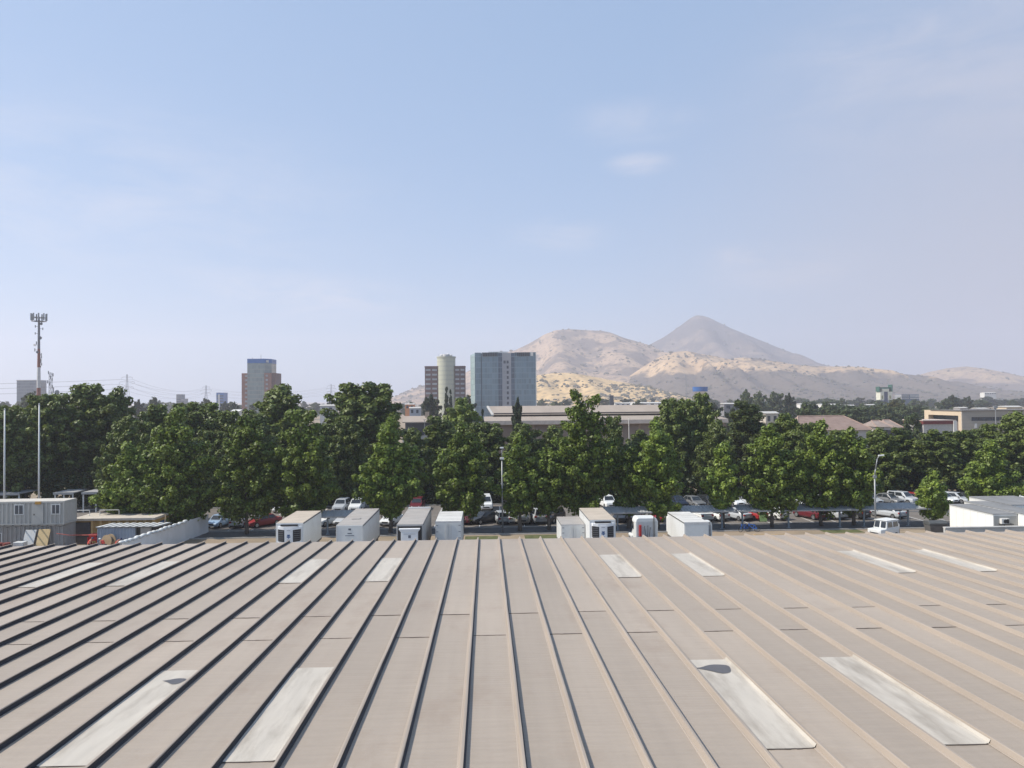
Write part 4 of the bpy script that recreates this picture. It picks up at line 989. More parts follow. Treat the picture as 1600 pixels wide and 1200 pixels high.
m_cwhite = mat('white_wall', (.62,.61,.58), .7, var=.05)
m_steel = mat('galvanised_steel', (.30,.31,.32), .5, .4)
m_bluep = mat('blue_cladding', (.04,.13,.36), .4, var=.1)

# glass office block
Y = 500; x0, x1 = PX(742.5,Y), PX(838,Y); zt_ = at(742, 551, Y).z; zr = at(837, 553.5, Y).z
cx = (x0+x1)/2; t = thing('office_building', 'wide blue-grey glass office block with dark roof lettering and a paler central strip', 'office building', (cx, Y, 0))
a, b = x0-cx, x1-cx; W = b-a; Ht = zt_
mg = curtain('office_glazing', (.13,.19,.23), 1.6, 3.6, (.18,.235,.27), .15, .2, .16); mg2 = curtain('office_glazing_dark', (.07,.10,.14), 1.5, 3.6, (.16,.19,.23), .15, .2)
def fx(px): return (px-742.5)/(838-742.5)*W+a
cells = [(742.5, 752, mg, 0), (753.2, 779, mg, -.8), (779, 785, mg2, .4), (799, 804.5, mg2, .4), (804.5, 838, mg, -.6)]
for (p, q, m_, off) in cells:
    o = MB(); o.box(fx(p), fx(q), off, 18, 0, Ht-(0 if off <= 0 else .2)); o.build('glass_wall', m_, t)
o = MB(); o.box(fx(752), fx(753.2), .6, 18, 0, Ht-.4); o.build('recess', mat('dark_recess', (.085,.11,.135), .4), t)
o = MB(); o.box(fx(785), fx(799), 0, 18, 0, Ht-.3); core = o.build('core_wall', mat('office_core', (.31,.32,.345), .7, var=.06, scale=.2), t)
for k in range(12):
    z = Ht-7.2-k*3.35
    for (p, q) in ((787.2, 790.6), (792.0, 795.2)):
        o = MB(); o.box(fx(p), fx(q), -.06, .02, z, z+1.9); o.build('window', m_pane if (p > 790 or k == 0) else m_panel, t)
lm = mat('sign_dark', (.015,.018,.025), .4)
r = random.Random(9)
for (p0, p1, n) in ((754.5, 778.5, 9), (805.5, 828.5, 8)):
    o = MB(); zc = Ht-1.35
    for k in range(n):
        xa = fx(p0+(p1-p0)*(k+.06)/n); xb = fx(p0+(p1-p0)*(k+.80)/n); h = 1.25; st = .42
        o.box(xa, xa+st, -1.15, -.85, zc-h, zc+h)
        if r.random() < .75: o.box(xb-st, xb, -1.15, -.85, zc-h, zc+h)
        for zz in (zc-h, zc-st/2, zc+h-st):
            if r.random() < .72: o.box(xa+st, xb-st, -1.15, -.85, zz, zz+st)
    o.build('roof_lettering', lm, t)
o = MB(); o.box(fx(829.5), fx(833.5), -1.1, -.7, Ht-2.4, Ht-.2); o.build('emblem', m_cwhite, t)
mgl = curtain('office_side_glazing', (.34,.45,.46), 1.6, 3.6, (.30,.38,.40), .2, .2, .12)
o = MB(); xl = PX(735.5,515)-cx; o.hexa([(xl,16,0),(a-.05,0.1,0),(a-.05,17.9,0),(xl,17.9,0)], [(xl,16,Ht-.6),(a-.05,.1,Ht-.2),(a-.05,17.9,Ht-.2),(xl,17.9,Ht-.6)]); o.build('side_glass', mgl, t)
o = MB(); o.box(a+9, a+22, 5, 14, Ht, Ht+.9); o.box(a+16.5, a+18, 2, 4, Ht-1, Ht+1.3); o.build('roof_plant', m_cwhite, t)
o = MB(); o.box(fx(837.4), fx(838.4), -.9, 18, 0, Ht-.2); o.build('corner_mullion', m_cwhite, t)

# round tower with brick wings
Y = 560; cx = PX(697,Y); t = thing('round_tower_building', 'pale cylindrical tower block between two brown brick wings', 'tower block', (cx, Y, 0))
zc = at(697, 556.5, Y).z; zw = at(680, 572, Y).z; rad = 14.4*Y/FPX
mcyl = bpy.data.materials.new('cylinder_panels'); mcyl.use_nodes = True; nt = mcyl.node_tree; N = nt.nodes; L = nt.links; bb = N['Principled BSDF']; bb.inputs['Roughness'].default_value = .55
tc = N.new('ShaderNodeTexCoord'); se = N.new('ShaderNodeSeparateXYZ'); L.new(tc.outputs['Object'], se.inputs[0]); d = N.new('ShaderNodeMath'); d.operation = 'DIVIDE'; d.inputs[1].default_value = 3.3; L.new(se.outputs['Z'], d.inputs[0]); fr = N.new('ShaderNodeMath'); fr.operation = 'FRACT'; L.new(d.outputs[0], fr.inputs[0])
ls = N.new('ShaderNodeMath'); ls.operation = 'LESS_THAN'; ls.inputs[1].default_value = .34; L.new(fr.outputs[0], ls.inputs[0]); mx = N.new('ShaderNodeMix'); mx.data_type = 'RGBA'; mx.inputs['A'].default_value = (.47,.475,.37,1); mx.inputs['B'].default_value = (.42,.43,.345,1); L.new(ls.outputs[0], mx.inputs['Factor']); L.new(mx.outputs['Result'], bb.inputs['Base Color'])
o = MB(); o.cyl((0,rad,0),(0,rad,zc), rad, n=40); o.cyl((0,rad,zc-1.0),(0,rad,zc), rad+.35, n=40); o.build('cylinder', mcyl, t)
o = MB(); o.cyl((0,rad,zc),(0,rad,zc+1.6), 2.6, n=16); o.ball((-3.4,rad,zc+.6), 1.3); o.ball((3.2,rad,zc+.5), 1.2); o.ball((1.2,rad,zc+1.4), 1.0); o.build('roof_plant', m_cwhite, t)
o = MB(); o.cyl((-5.6,rad,zc),(-5.6,rad,zc+2.2), .08, n=6); o.cyl((4.4,rad,zc),(4.4,rad,zc+1.8), .08, n=6); o.build('antenna', m_steel, t)
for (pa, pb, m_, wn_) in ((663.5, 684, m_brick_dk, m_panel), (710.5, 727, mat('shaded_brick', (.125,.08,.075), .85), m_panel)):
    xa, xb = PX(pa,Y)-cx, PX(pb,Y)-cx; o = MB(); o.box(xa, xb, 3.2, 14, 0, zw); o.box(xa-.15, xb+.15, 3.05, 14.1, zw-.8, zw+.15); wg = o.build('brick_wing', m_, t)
    for k in range(7):
        for c in range(2):
            wd_ = (xb-xa)/2; x = xa+wd_*(c+.5); z = zw-3.4-k*3.4; o = MB(); o.box(x-wd_*.37, x+wd_*.37, 3.08, 3.3, z, z+1.35); o.build('window', wn_, wg)
            if False: pass

# brick tower with a glazed middle and a blue crown
Y = 640; cx = PX(403.5,Y); t = thing('brick_tower', 'red brick tower with a grey glazed middle and a blue band round its top', 'tower block', (cx, Y, 0))
zt_ = at(400, 560.5, Y).z; zs = at(390, 583, Y).z; f = lambda px: PX(px,Y)-cx
mid = curtain('tower_glazing', (.20,.24,.235), 1.7, 3.5, (.27,.28,.26), .2, .15, .14)
o = MB(); o.prism([(f(386.5),0),(f(413.5),0),(f(421.5),6),(f(421.5),20),(f(386.5),20)], 'z', 0, zt_-3.6); o.build('glass_shaft', mid, t)
o = MB(); o.prism([(f(386.4),-.12),(f(413.6),-.12),(f(421.7),5.95),(f(421.7),20),(f(386.4),20)], 'z', zt_-3.6, zt_); o.build('blue_crown', m_bluep, t)
o = MB(); o.box(f(415.5), f(418.5), 1.0, 2.6, zt_-3.0, zt_-1.2); o.build('emblem', m_cwhite, t)
for (pa, pb, y0, m_) in ((377, 386.5, 1.0, m_brick), (413.4, 424.5, -.8, m_brick), (424.5, 430.5, .8, m_brick_dk)):
    o = MB(); o.box(f(pa), f(pb), y0, 18, 0, zs); wg = o.build('brick_wing', m_, t)
    if pb != 430.5:
        for k in range(9):
            z = zs-3.0-k*3.5; o = MB(); xm = (f(pa)+f(pb))/2+(1.2 if pb < 400 else -.8); o.box(xm-.9, xm+.9, y0-.08, y0+.1, z, z+1.5); o.build('window', m_panel, wg)
o = MB(); o.cyl((f(403.5),8,zt_),(f(403.5),8,zt_+3.8), .18, n=6); o.cyl((f(391),6,zt_),(f(391),6,zt_+1.2), .25, n=6); o.build('antenna', m_steel, t)

# grey slab at the far left and two little towers
Y = 900; cx = PX(41.5,Y); t = thing('slab_building', 'plain grey slab office block left of the red and white mast', 'office building', (cx, Y, 0)); h = at(41, 595, Y).z; w2 = (PX(57,Y)-PX(26,Y))/2
o = MB(); o.box(-w2, w2, 0, 20, 0, h); o.build('glass_wall', curtain('slab_glazing', (.12,.14,.165), 1.8, 3.6, (.20,.22,.25), .3, .1, .2), t)
o = MB(); o.box(-w2-.2, w2+.2, -.2, 20.2, h, h+1.0); o.build('parapet', m_conc, t)
for (pa, pb, tp, Y, m_, lb, nm) in ((275.5, 283, 616, 1100, mat('grey_block', (.16,.17,.19), .7), 'small grey tower far off on the horizon, taller of two joined slabs', 'tower_block'), (283, 288, 623, 1100, mat('grey_block_low', (.25,.25,.27), .7), 'low grey slab leaning on the small grey tower far off', 'tower_block'), (338, 350, 613.5, 1000, m_bluep, 'small bright blue tower far off left of the brick tower', 'tower_block')):
    cx = PX((pa+pb)/2,Y); t = thing(nm, lb, 'tower block', (cx, Y, 0)); w2 = (PX(pb,Y)-PX(pa,Y))/2; h = at((pa+pb)/2, tp, Y).z
    o = MB(); o.box(-w2, w2, 0, 14, 0, h); o.build('wall', m_, t)
    o = MB()
    for k in range(int(h/3.4)-1): o.box(-w2*.86, w2*.86, -.12, .05, 2+k*3.4, 3.6+k*3.4)
    o.build('window_band', m_pane, t)
    if m_ is m_bluep: o = MB(); o.box(-w2*.50, -w2*.12, -.2, .1, 0, h*.93); o.build('white_strip', m_cwhite, t)

# long tan warehouse
m_tanroof = mat('sheet_roof_tan', (.32,.268,.22), .8, var=.10, scale=.08, streak=(4,.6,1), dirt=(.28,.22,.18), dirt_amt=.5)
m_tanwall = mat('sheet_wall_tan', (.40,.315,.25), .8, var=.08, scale=.3, streak=(2,2,.3))
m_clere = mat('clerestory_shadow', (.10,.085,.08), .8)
t = thing('long_warehouse', 'very long tan warehouse with a two-tier sheet metal roof behind the trees', 'warehouse', (0, 0, 0))
za = at(900, 656.5, 180).z; zb_ = at(900, 649.5, 191).z; zcle = at(900, 647.5, 191).z; zd = at(900, 633.5, 210).z
xa, xb = PX(758,180), PX(1136,180); xu = PX(1068,200); xla = PX(771,200)
o = MB(); o.box(xa+2.2, xb-.5, 180.8, 250, 0, za-.9); wl = o.build('wall', m_tanwall, t)
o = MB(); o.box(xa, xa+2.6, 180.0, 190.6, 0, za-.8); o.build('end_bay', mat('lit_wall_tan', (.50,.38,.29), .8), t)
o = MB(); o.hexa([(xa-.3,179.4,za-.15),(xb,179.4,za-.15),(xb,191,zb_-.15),(xa-.3,191,zb_-.15)], [(xa-.3,179.4,za),(xb,179.4,za),(xb,191,zb_),(xa-.3,191,zb_)]); o.build('lower_roof', m_tanroof, t)
o = MB(); o.box(xa-.3, xb, 179.2, 179.4, za-.9, za+.02); o.build('fascia', mat('fascia_pale', (.50,.44,.39), .7), t)
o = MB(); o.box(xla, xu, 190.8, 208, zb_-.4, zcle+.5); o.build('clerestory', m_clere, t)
o = MB(); o.hexa([(xla,190,zcle),(xu,190,zcle),(xu,210,zd-.12),(xla-1.2,210,zd-.12)], [(xla,190,zcle+.14),(xu,190,zcle+.14),(xu,210,zd),(xla-1.2,210,zd)]); o.hexa([(xla-1.2,210,zd-.12),(xu,210,zd-.12),(xu,232,zcle),(xla,232,zcle)], [(xla-1.2,210,zd),(xu,210,zd),(xu,232,zcle+.1),(xla,232,zcle+.1)]); o.build('upper_roof', m_tanroof, t)
o = MB(); o.hexa([(xla-.5,189.8,zcle-.1),(xla-.02,189.8,zcle-.1),(xla-1.25,210,zd-.3),(xla-1.75,210,zd-.3)], [(xla-.5,189.8,zcle+.18),(xla-.02,189.8,zcle+.18),(xla-1.25,210,zd+.1),(xla-1.75,210,zd+.1)]); o.build('verge_trim', m_conc, t)
for k in range(13):
    x = xa+5+k*4.2; o = MB(); o.box(x-1.85, x+1.85, 180.72, 180.9, 2, za-1.2); o.build('wall_panel', mat('wall_panel_brown', (.245,.20,.17), .8, var=.12, scale=.4) if k == 0 else bpy.data.materials['wall_panel_brown'], t)
o = MB(); o.cyl((PX(981,180),179.0,2),(PX(981,180),179.0,za+.3), .09, n=8); o.build('downpipe', m_cwhite, t)

# hall with tan roof and dark glazing
Y = 170; xa, xb = PX(633,Y), PX(678,Y); t = thing('hall', 'low hall with pale tan roof over a dark glazed front, left of the cylindrical tower', 'building', (0,0,0))
z1 = at(650, 659, Y).z; z2 = at(650, 650, 182).z
o = MB(); o.hexa([(xa-.6,Y-.6,z1-.2),(xb+.2,Y-.6,z1-.2),(xb-.6,Y+12,z2-.2),(xa-1.6,Y+12,z2-.2)], [(xa-.6,Y-.6,z1),(xb+.2,Y-.6,z1),(xb-.6,Y+12,z2),(xa-1.6,Y+12,z2)]); o.build('roof', m_tanroof, t)
o = MB(); o.box(xa, xb, Y, Y+12, z1-3.0, z1-.25); gz = o.build('glazing', curtain('hall_glazing', (.05,.055,.075), 1.0, 9, (.09,.09,.10), .15, 0, .2), t)
o = MB(); o.box(xa, xb, Y+.05, Y+12, 0, z1-3.0); o.build('wall', m_conc, t)
o = MB(); o.box(xa-.2, xa+2.0, Y-4, Y-.1, 0, z1-2.6); o.build('porch', m_cwhite, t)
o = MB(); o.box(xb-2.6, xb-1.7, Y+8, Y+9, z2-.3, z2+1.0); o.build('chimney', m_tanwall, t)
o = MB(); o.cyl((PX(664,Y),Y-1.2,0),(PX(664,Y),Y-1.2,z1+.5), .06, n=6); o.box(PX(664,Y)-.3, PX(664,Y)+.3, Y-1.3, Y-1.1, z1+.4, z1+.5); tag(o.build('street_lamp', m_steel), 'thin grey lamp post in front of the dark glazed hall', 'lamp post')
# orange and white blocks behind it
for (pa, pb, tp, bt, Y, m_, lb) in ((633, 647, 630.5, 640, 420, mat('orange_wall', (.52,.24,.12), .7), 'small orange building above the low hall left of the cylindrical tower'), (640, 656, 636, 646, 330, mat('bluegrey_shed', (.33,.37,.42), .7), 'small blue-grey shed above the low hall left of the cylindrical tower'), (500, 522, 632, 648, 300, mat('grey_shed_roof', (.45,.46,.47), .7), 'long grey shed in the dip between the two large round crowns'), (362, 373, 640, 645, 240, m_cwhite, 'white shed glimpsed between trees left of the brick tower'),
    (1131, 1158, 629.5, 640, 360, mat('shed_dark_front', (.20,.20,.21), .7), 'white roofed shed with a dark front below the blue water tower'), (1196, 1216, 643, 662, 205, mat('cream_block', (.50,.45,.38), .75), 'cream block behind the very dark round tree'), (1250, 1262, 630.5, 634, 520, m_cwhite, 'small white shed right of the grove'), (1264, 1272, 633, 637, 500, m_cwhite, 'smaller white shed right of the grove, lower of two'), (1283, 1314, 631, 634, 560, m_cwhite, 'long low white shed above the tiled roof house'), (1318, 1336, 632.5, 638, 480, mat('navy_shed', (.03,.06,.16), .6), 'dark blue shed above the right end of the tiled roof house'), (1350, 1368, 631.5, 637, 420, mat('grey_steel_shed', (.24,.27,.29), .6), 'grey steel framed shed left of the green and white tower'), (1538, 1557, 613, 620, 1100, m_cwhite, 'small white block on the slope at the right, above the trees'), (1572, 1597, 634, 643, 300, mat('cream_house', (.55,.46,.34), .7), 'cream house near the right edge above the beige building'), (990, 1060, 628.5, 631, 650, m_cwhite, 'long thin white shed at the foot of the sunlit grassy hill'), (962, 985, 629, 632, 600, m_cwhite, 'white shed behind the ridge of the long tan warehouse'), (1500, 1512, 636, 641, 400, mat('grey_house', (.36,.34,.33), .7), 'small grey house above the left end of the beige building'), (1528, 1545, 637, 642, 380, mat('slate_house', (.27,.28,.31), .7), 'small slate house above the middle of the beige building')):
    cx = PX((pa+pb)/2,Y,tp); w2 = (pb-pa)/2*Y/FPX; h = at((pa+pb)/2, tp, Y).z; h0 = 0; dp = min(20, max(6, w2*1.2))
    t = thing('shed' if 'shed' in lb else ('house' if 'house' in lb else 'building'), lb, 'shed' if 'shed' in lb else 'building', (cx, Y, 0))
    o = MB(); o.box(-w2, w2, 0, dp, 0, h-.5); o.build('wall', m_, t)
    o = MB(); o.hexa([(-w2-.3,-.3,h-.5),(w2+.3,-.3,h-.5),(w2+.3,dp+.3,h-.5),(-w2-.3,dp+.3,h-.5)], [(-w2-.3,dp*.4,h),(w2+.3,dp*.4,h),(w2+.3,dp*.6,h),(-w2-.3,dp*.6,h)]); o.build('roof', m_cwhite if m_ is m_cwhite else m_conc, t)
    for k in range(max(2, min(6, int(w2/1.6)))):
        n = max(2, min(6, int(w2/1.6))); x = -w2+2*w2*(k+.5)/n; o = MB(); o.box(x-w2/n*.45, x+w2/n*.45, -.06, .05, h-2.6, h-1.2); o.build('window', m_pane, t)

# blue-topped water tower, mast
Y = 600; cx = PX(1094,Y,610); t = thing('water_tower', 'water tower with blue rim and white bowl peeping above a green tree', 'water tower', (cx, Y, 0))
z0 = at(1094, 604.5, Y).z; r_ = 12*Y/FPX
o = MB(); o.cyl((0,0,z0-3.6),(0,0,z0), r_*.96, r_, n=28); o.build('blue_rim', m_bluep, t)
o = MB(); o.cyl((0,0,z0-6.5),(0,0,z0-3.6), r_*.30, r_*.90, n=28); o.build('bowl', m_cwhite, t)
o = MB(); o.cyl((0,0,0),(0,0,z0-6.5), r_*.28, n=16); o.build('stem', m_conc, t)
o = MB(); o.cyl((0,0,0),(0,0,at(1072,585,600).z), .30, .16, n=6); mk = o.build('mast', m_steel, loc=(PX(1072,600,600),600,0)); tag(mk, 'thin bare mast left of the blue-topped water tower', 'mast')
for (px, tp, Y) in ((1116, 598, 650), (1212, 604, 700), (916, 618, 330)):
    pass
o = MB(); o.box(-1.5, 1.5, 0, 2, 0, at(866+50,618,600).z); tag(o.build('chimney_block', mat('dark_stack', (.05,.06,.075), .6), loc=(PX(956,600),600,0)), 'short dark upright block at the foot of the sunlit grassy hill', 'chimney')

# green and white portal tower
Y = 700; cx = PX(1384.5,Y,615); t = thing('portal_tower', 'white and green tower with a dark central slot standing before the brushy hill', 'tower', (cx, Y, 0)); u_ = Y/FPX; zz = lambda py: at(1384, py, Y).z
mgn = mat('dark_green_paint', (.03,.10,.075), .6); mcr = mat('cream_panel', (.62,.61,.50), .6); mnv = mat('slot_navy', (.06,.075,.13), .5)
for (x0_, x1_) in ((-9.2, -3.2), (3.2, 9.6)):
    o = MB(); o.box(x0_*u_, x1_*u_, 0, 8, zz(625), zz(612)); wg = o.build('side_panel', mcr, t)
    o = MB(); xm = (x0_+x1_)/2; o.box((xm-1.2)*u_, (xm+1.2)*u_, -.15, .1, zz(623), zz(618)); o.build('olive_inset', mat('olive_inset', (.25,.24,.10), .6), wg)
o = MB(); o.box(-5.5*u_, 5.0*u_, 0, 8, zz(612), zz(607.5)); o.build('top_panel', mcr, t)
o = MB(); o.box(-3.2*u_, 3.2*u_, .4, 8, 0, zz(612)); o.build('slot', mnv, t)
o = MB(); o.box(-9*u_, -3.2*u_, .5, 7.5, 0, zz(625)); o.box(3.2*u_, 9.4*u_, .5, 7.5, 0, zz(625)); o.build('leg', mat('pale_blue_leg', (.40,.42,.48), .6), t)
o = MB(); o.box(-10.5*u_, 10.8*u_, 1, 7, zz(607.5), zz(605)); o.box(-10.6*u_, -9.4*u_, 0, 7, zz(612), zz(604)); o.box(9.6*u_, 10.8*u_, 0, 7, zz(612), zz(601)); o.build('green_crown', mgn, t)
# striped office behind
Y = 720; cx = PX(1422,Y,618); t = thing('striped_office', 'low office with white horizontal bands right of the green and white tower', 'office building', (cx, Y, 0)); u_ = Y/FPX; zz = lambda py: at(1422, py, Y).z
o = MB(); o.box(-14*u_, 14.5*u_, 0, 12, 0, zz(616)); o.build('wall', mat('office_slate', (.13,.16,.21), .5), t)
for k, py in enumerate((617.5, 620, 622.5)):
    o = MB(); o.box(0*u_, 14.6*u_, -.3, 12, zz(py+.6), zz(py-.5)); o.build('white_band', m_cwhite, t)
    o = MB(); o.box(-14.1*u_, -2*u_, -.3, 12, zz(py+.6), zz(py-.5)); o.build('white_band', m_conc, t)

# beige modern building
Y = 200; xa = PX(1503,Y,650); t = thing('beige_building', 'large flat-roofed beige building with a long dark recessed window, at the right', 'building', (xa, Y, 0)); h = at(1503, 642, Y).z
mbe = mat('beige_render', (.56,.45,.33), .8, var=.04, scale=.2); mbc = mat('board_concrete', (.37,.335,.285), .8, var=.10, scale=.4, streak=(.2,.2,4))
yb = 217.5
o = MB(); o.box(0, 3.2, 0.3, yb-Y, h-1.3, h); o.box(0, 3.2, 0.3, 1.6, 0, h-1.3); o.box(0, 3.2, yb-Y-2, yb-Y, 0, h-1.3); o.build('lit_wall', mbe, t)
o = MB(); o.box(1.6, 3.0, 1.6, yb-Y-2, 0, h-1.3); o.build('recess', mat('recess_brown', (.16,.13,.12), .6), t)
o = MB(); o.box(1.45, 1.6, 1.6, yb-Y-2, h-2.7, h-1.35); o.build('recess_glazing', m_pane, t)
o = MB(); o.box(0, 40, 0, .3, 0, h-2.7); o.box(0, 2.6, 0, .3, h-2.7, h-.05); o.box(2.6, 40, 0, .3, h-1.7, h-.05); o.box(3.2, 40, .3, 14, 0, h-.1); wl = o.build('front_wall', mbc, t)
for k in range(7):
    o = MB(); x = 2.7+k*1.95; o.box(x, x+1.75, .12, .25, h-2.68, h-1.72); o.build('window', m_pane, t)
for k in range(3): o = MB(); o.box(3.4+k*2.2, 4.0+k*2.2, -.06, .05, h-4.6, h-3.4); o.build('small_window', m_cwhite if k == 0 else m_panel, t)
o = MB(); o.box(-.2, 40, -.25, 14.2, h-.05, h+.12); o.build('roof_edge', mat('roof_edge_dark', (.14,.13,.12), .7), t)
o = MB(); o.cyl((8.2,-1.4,0),(8.2,-1.4,h+.6), .12, n=8); o.box(7.7, 8.7, -1.6, -1.2, h+.6, h+1.3); tag(o.build('floodlight_pole', m_steel, loc=(xa,Y,0)), 'pale pole with dark floodlight in front of the beige building', 'lamp post')
# flat annex with dark red fascia
Y = 188; t = thing('annex', 'low annex with dark red fascia and white pier in front of the beige building', 'building', (PX(1443,Y,660), Y, 0)); h = at(1460, 657, Y).z; wd_ = (1494-1443)*Y/FPX
o = MB(); o.box(0, wd_, 0, 9, 0, h-.9); o.build('wall', m_conc, t)
o = MB(); o.box(-.2, wd_-.6, -.25, 9, h-.9, h-.1); o.build('fascia', mat('dark_red_fascia', (.17,.045,.045), .6), t)
o = MB(); o.box(-.3, wd_, -.35, 9.2, h-.1, h+.1); o.build('roof', mat('annex_roof', (.46,.38,.33), .8), t)
o = MB(); o.box(wd_-.6, wd_+.2, -.5, .5, 0, h-.1); o.build('pier', m_cwhite, t)

# tiled roof houses
m_tile = mat('clay_tile', (.235,.170,.145), .85, var=.18, scale=.8, streak=(1,1,3), dirt=(.26,.20,.17), dirt_amt=.6)
def tiled(label, pa, pr0, pr1, pb, top, eave, Y, dp, tm_=None):
    x0, x1, xr0, xr1 = PX(pa,Y,660), PX(pb,Y,660), PX(pr0,Y,655), PX(pr1,Y,655); zr = at((pr0+pr1)/2, top, Y+dp/2).z; ze = at((pa+pb)/2, eave, Y).z
    t = thing('tiled_house', label, 'house', ((x0+x1)/2, Y, 0)); c = (x0+x1)/2
    m = MB(); A, B_, Cc, D = (x0-c,0,ze),(x1-c,0,ze),(x1-c,dp,ze),(x0-c,dp,ze); e, f_ = (xr0-c,dp/2,zr),(xr1-c,dp/2,zr)
    m.face([A,B_,f_,e]); m.face([B_,Cc,f_]); m.face([Cc,D,e,f_]); m.face([D,A,e]); m.face([D,Cc,B_,A]); m.build('roof', tm_ or m_tile, t)
    m = MB(); m.cyl(e, f_, .16, n=8); m.cyl(B_, f_, .14, n=8); m.cyl(A, e, .14, n=8); m.build('ridge_tiles', mat('ridge_tile', (.31,.22,.18), .85) if 'ridge_tile' not in bpy.data.materials else bpy.data.materials['ridge_tile'], t)
    m = MB(); m.box(x0-c+.5, x1-c-.5, .5, dp-.5, 0, ze-.02); wl = m.build('wall', m_conc, t)
    for k in range(4): m = MB(); x = x0-c+(x1-x0)*(k+.7)/5; m.box(x-.6, x+.6, .42, .55, ze-2.2, ze-.8); m.build('window', m_pane, t)
tiled('large house with a hipped faded red tile roof behind the green trees', 1248, 1264, 1338, 1366, 650, 672, 165, 12)
m_tile2 = mat('weathered_tile', (.25,.20,.175), .9, var=.2, scale=.8, dirt=(.30,.26,.23), dirt_amt=.6)
tiled('small tile roofed house right of the large hipped roof, left one of two', 1370, 1376, 1388, 1396, 657, 667, 185, 9, m_tile2)
tiled('small tile roofed house right of the large hipped roof, right one of two', 1388, 1394, 1404, 1412, 656, 668, 190, 9, m_tile2)

# ------------------------------------------------------------ masts, pylons, power lines
m_mred = mat('mast_red', (.26,.13,.105), .6); m_mwhite = mat('mast_white', (.55,.55,.55), .6); m_mgrey = mat('mast_grey', (.20,.21,.23), .6)
Y = 230; t = thing('telecom_mast', 'tall red and white telecom mast carrying dishes and a crown of panel antennas', 'mast', (PX(60.5,Y,600), Y, 0)); zz = lambda py: at(61, py, Y).z
lv = [0, zz(606), zz(574), zz(545), zz(500)]; rad_ = [.62, .52, .44, .36, .28]; mats_ = [m_mred, m_mwhite, m_mred, m_mgrey]
for k in range(4):
    o = MB(); o.cyl((0,0,lv[k]),(0,0,lv[k+1]), rad_[k], rad_[k+1], n=14); o.build('mast_section', mats_[k], t)
r = random.Random(4)
for k in range(20):
    z = lv[2]+ (lv[4]-lv[2])*(k+.3)/20; a_ = r.uniform(0, 6.28); d_ = r.uniform(.75, 1.15); s = r.uniform(.35, .6)
    o = MB()
    if k % 3 == 0: c = Vector((math.cos(a_)*d_, math.sin(a_)*d_-.3, z)); o.cyl(c, c+Vector((.15*math.cos(a_), -.25, 0)), s*.75, s*.85, n=12); o.cyl((0,0,z), c, .06, n=6); o.build('dish', m_mwhite if k % 2 else m_mgrey, t)
    else: x = math.cos(a_)*d_; y = math.sin(a_)*d_; o.box(x-.10, x+.10, y-.06, y+.06, z-s*.8, z+s*.8); o.cyl((0,0,z),(x,y,z), .05, n=6); o.build('panel_antenna', m_mgrey, t)
o = MB()
for zz_ in (lv[4]-.4, lv[4]+.7):
    for q in range(12): a0, a1 = q*math.pi/6, (q+1)*math.pi/6; o.cyl((1.9*math.cos(a0),1.9*math.sin(a0),zz_),(1.9*math.cos(a1),1.9*math.sin(a1),zz_), .07, n=5)
for q in range(6): a0 = q*math.pi/3; o.cyl((0,0,lv[4]-.4),(1.9*math.cos(a0),1.9*math.sin(a0),lv[4]-.4), .06, n=5); o.cyl((0,0,lv[4]+.7),(1.9*math.cos(a0),1.9*math.sin(a0),lv[4]+.7), .05, n=5)
o.cyl((0,0,lv[4]),(0,0,lv[4]+.9), .24, n=8); o.build('platform', m_mgrey, t)
for q in range(9):
    a0 = q*2*math.pi/9+.3; o = MB(); x, y = 2.0*math.cos(a0), 2.0*math.sin(a0); o.box(x-.16, x+.16, y-.1, y+.1, lv[4]-.2, lv[4]+1.9); o.build('panel_antenna', m_steel, t)
Y = 400; t = thing('lattice_mast', 'smaller grey lattice mast hung with antennas right of the red and white one', 'mast', (PX(79,Y,600), Y, 0)); zz = lambda py: at(79, py, Y).z
o = MB(); zt_ = zz(582); w_ = .7
for (x, y) in ((-w_,-w_),(w_,-w_),(w_,w_),(-w_,w_)): o.cyl((x,y,0),(x*.7,y*.7,zt_), .09, n=5)
for k in range(22):
    z0_, z1_ = zt_*k/22, zt_*(k+1)/22; s = 1 if k % 2 else -1
    for (ax, ay, bx, by) in ((-1,-1,1,-1),(1,-1,1,1),(-1,-1,-1,1)): f = 1-.3*k/22; o.cyl((s*ax*w_*f if ay == by else ax*w_*f, ay*w_*f if ay == by else s*ay*w_*f, z0_),(s*bx*w_*f if ay == by else bx*w_*f, by*w_*f if ay == by else s*by*w_*f, z1_), .05, n=4)
o.build('lattice', m_mgrey, t)
for k in range(14):
    z = zt_*.5+zt_*.5*k/13; a_ = r.uniform(0, 6.28); x, y = 1.3*math.cos(a_), 1.3*math.sin(a_); o = MB(); o.box(x-.2, x+.2, y-.12, y+.12, z-.8, z+.8); o.cyl((0,0,z),(x,y,z), .05, n=5); o.build('panel_antenna', m_mgrey, t)
o = MB(); zc_ = zz(613); o.cyl((3.4,-.6,zc_),(3.4,-.2,zc_), 1.1, 1.2, n=14); o.cyl((0,0,zc_),(3.4,-.2,zc_), .08, n=5); o.build('dish', m_mgrey, t)
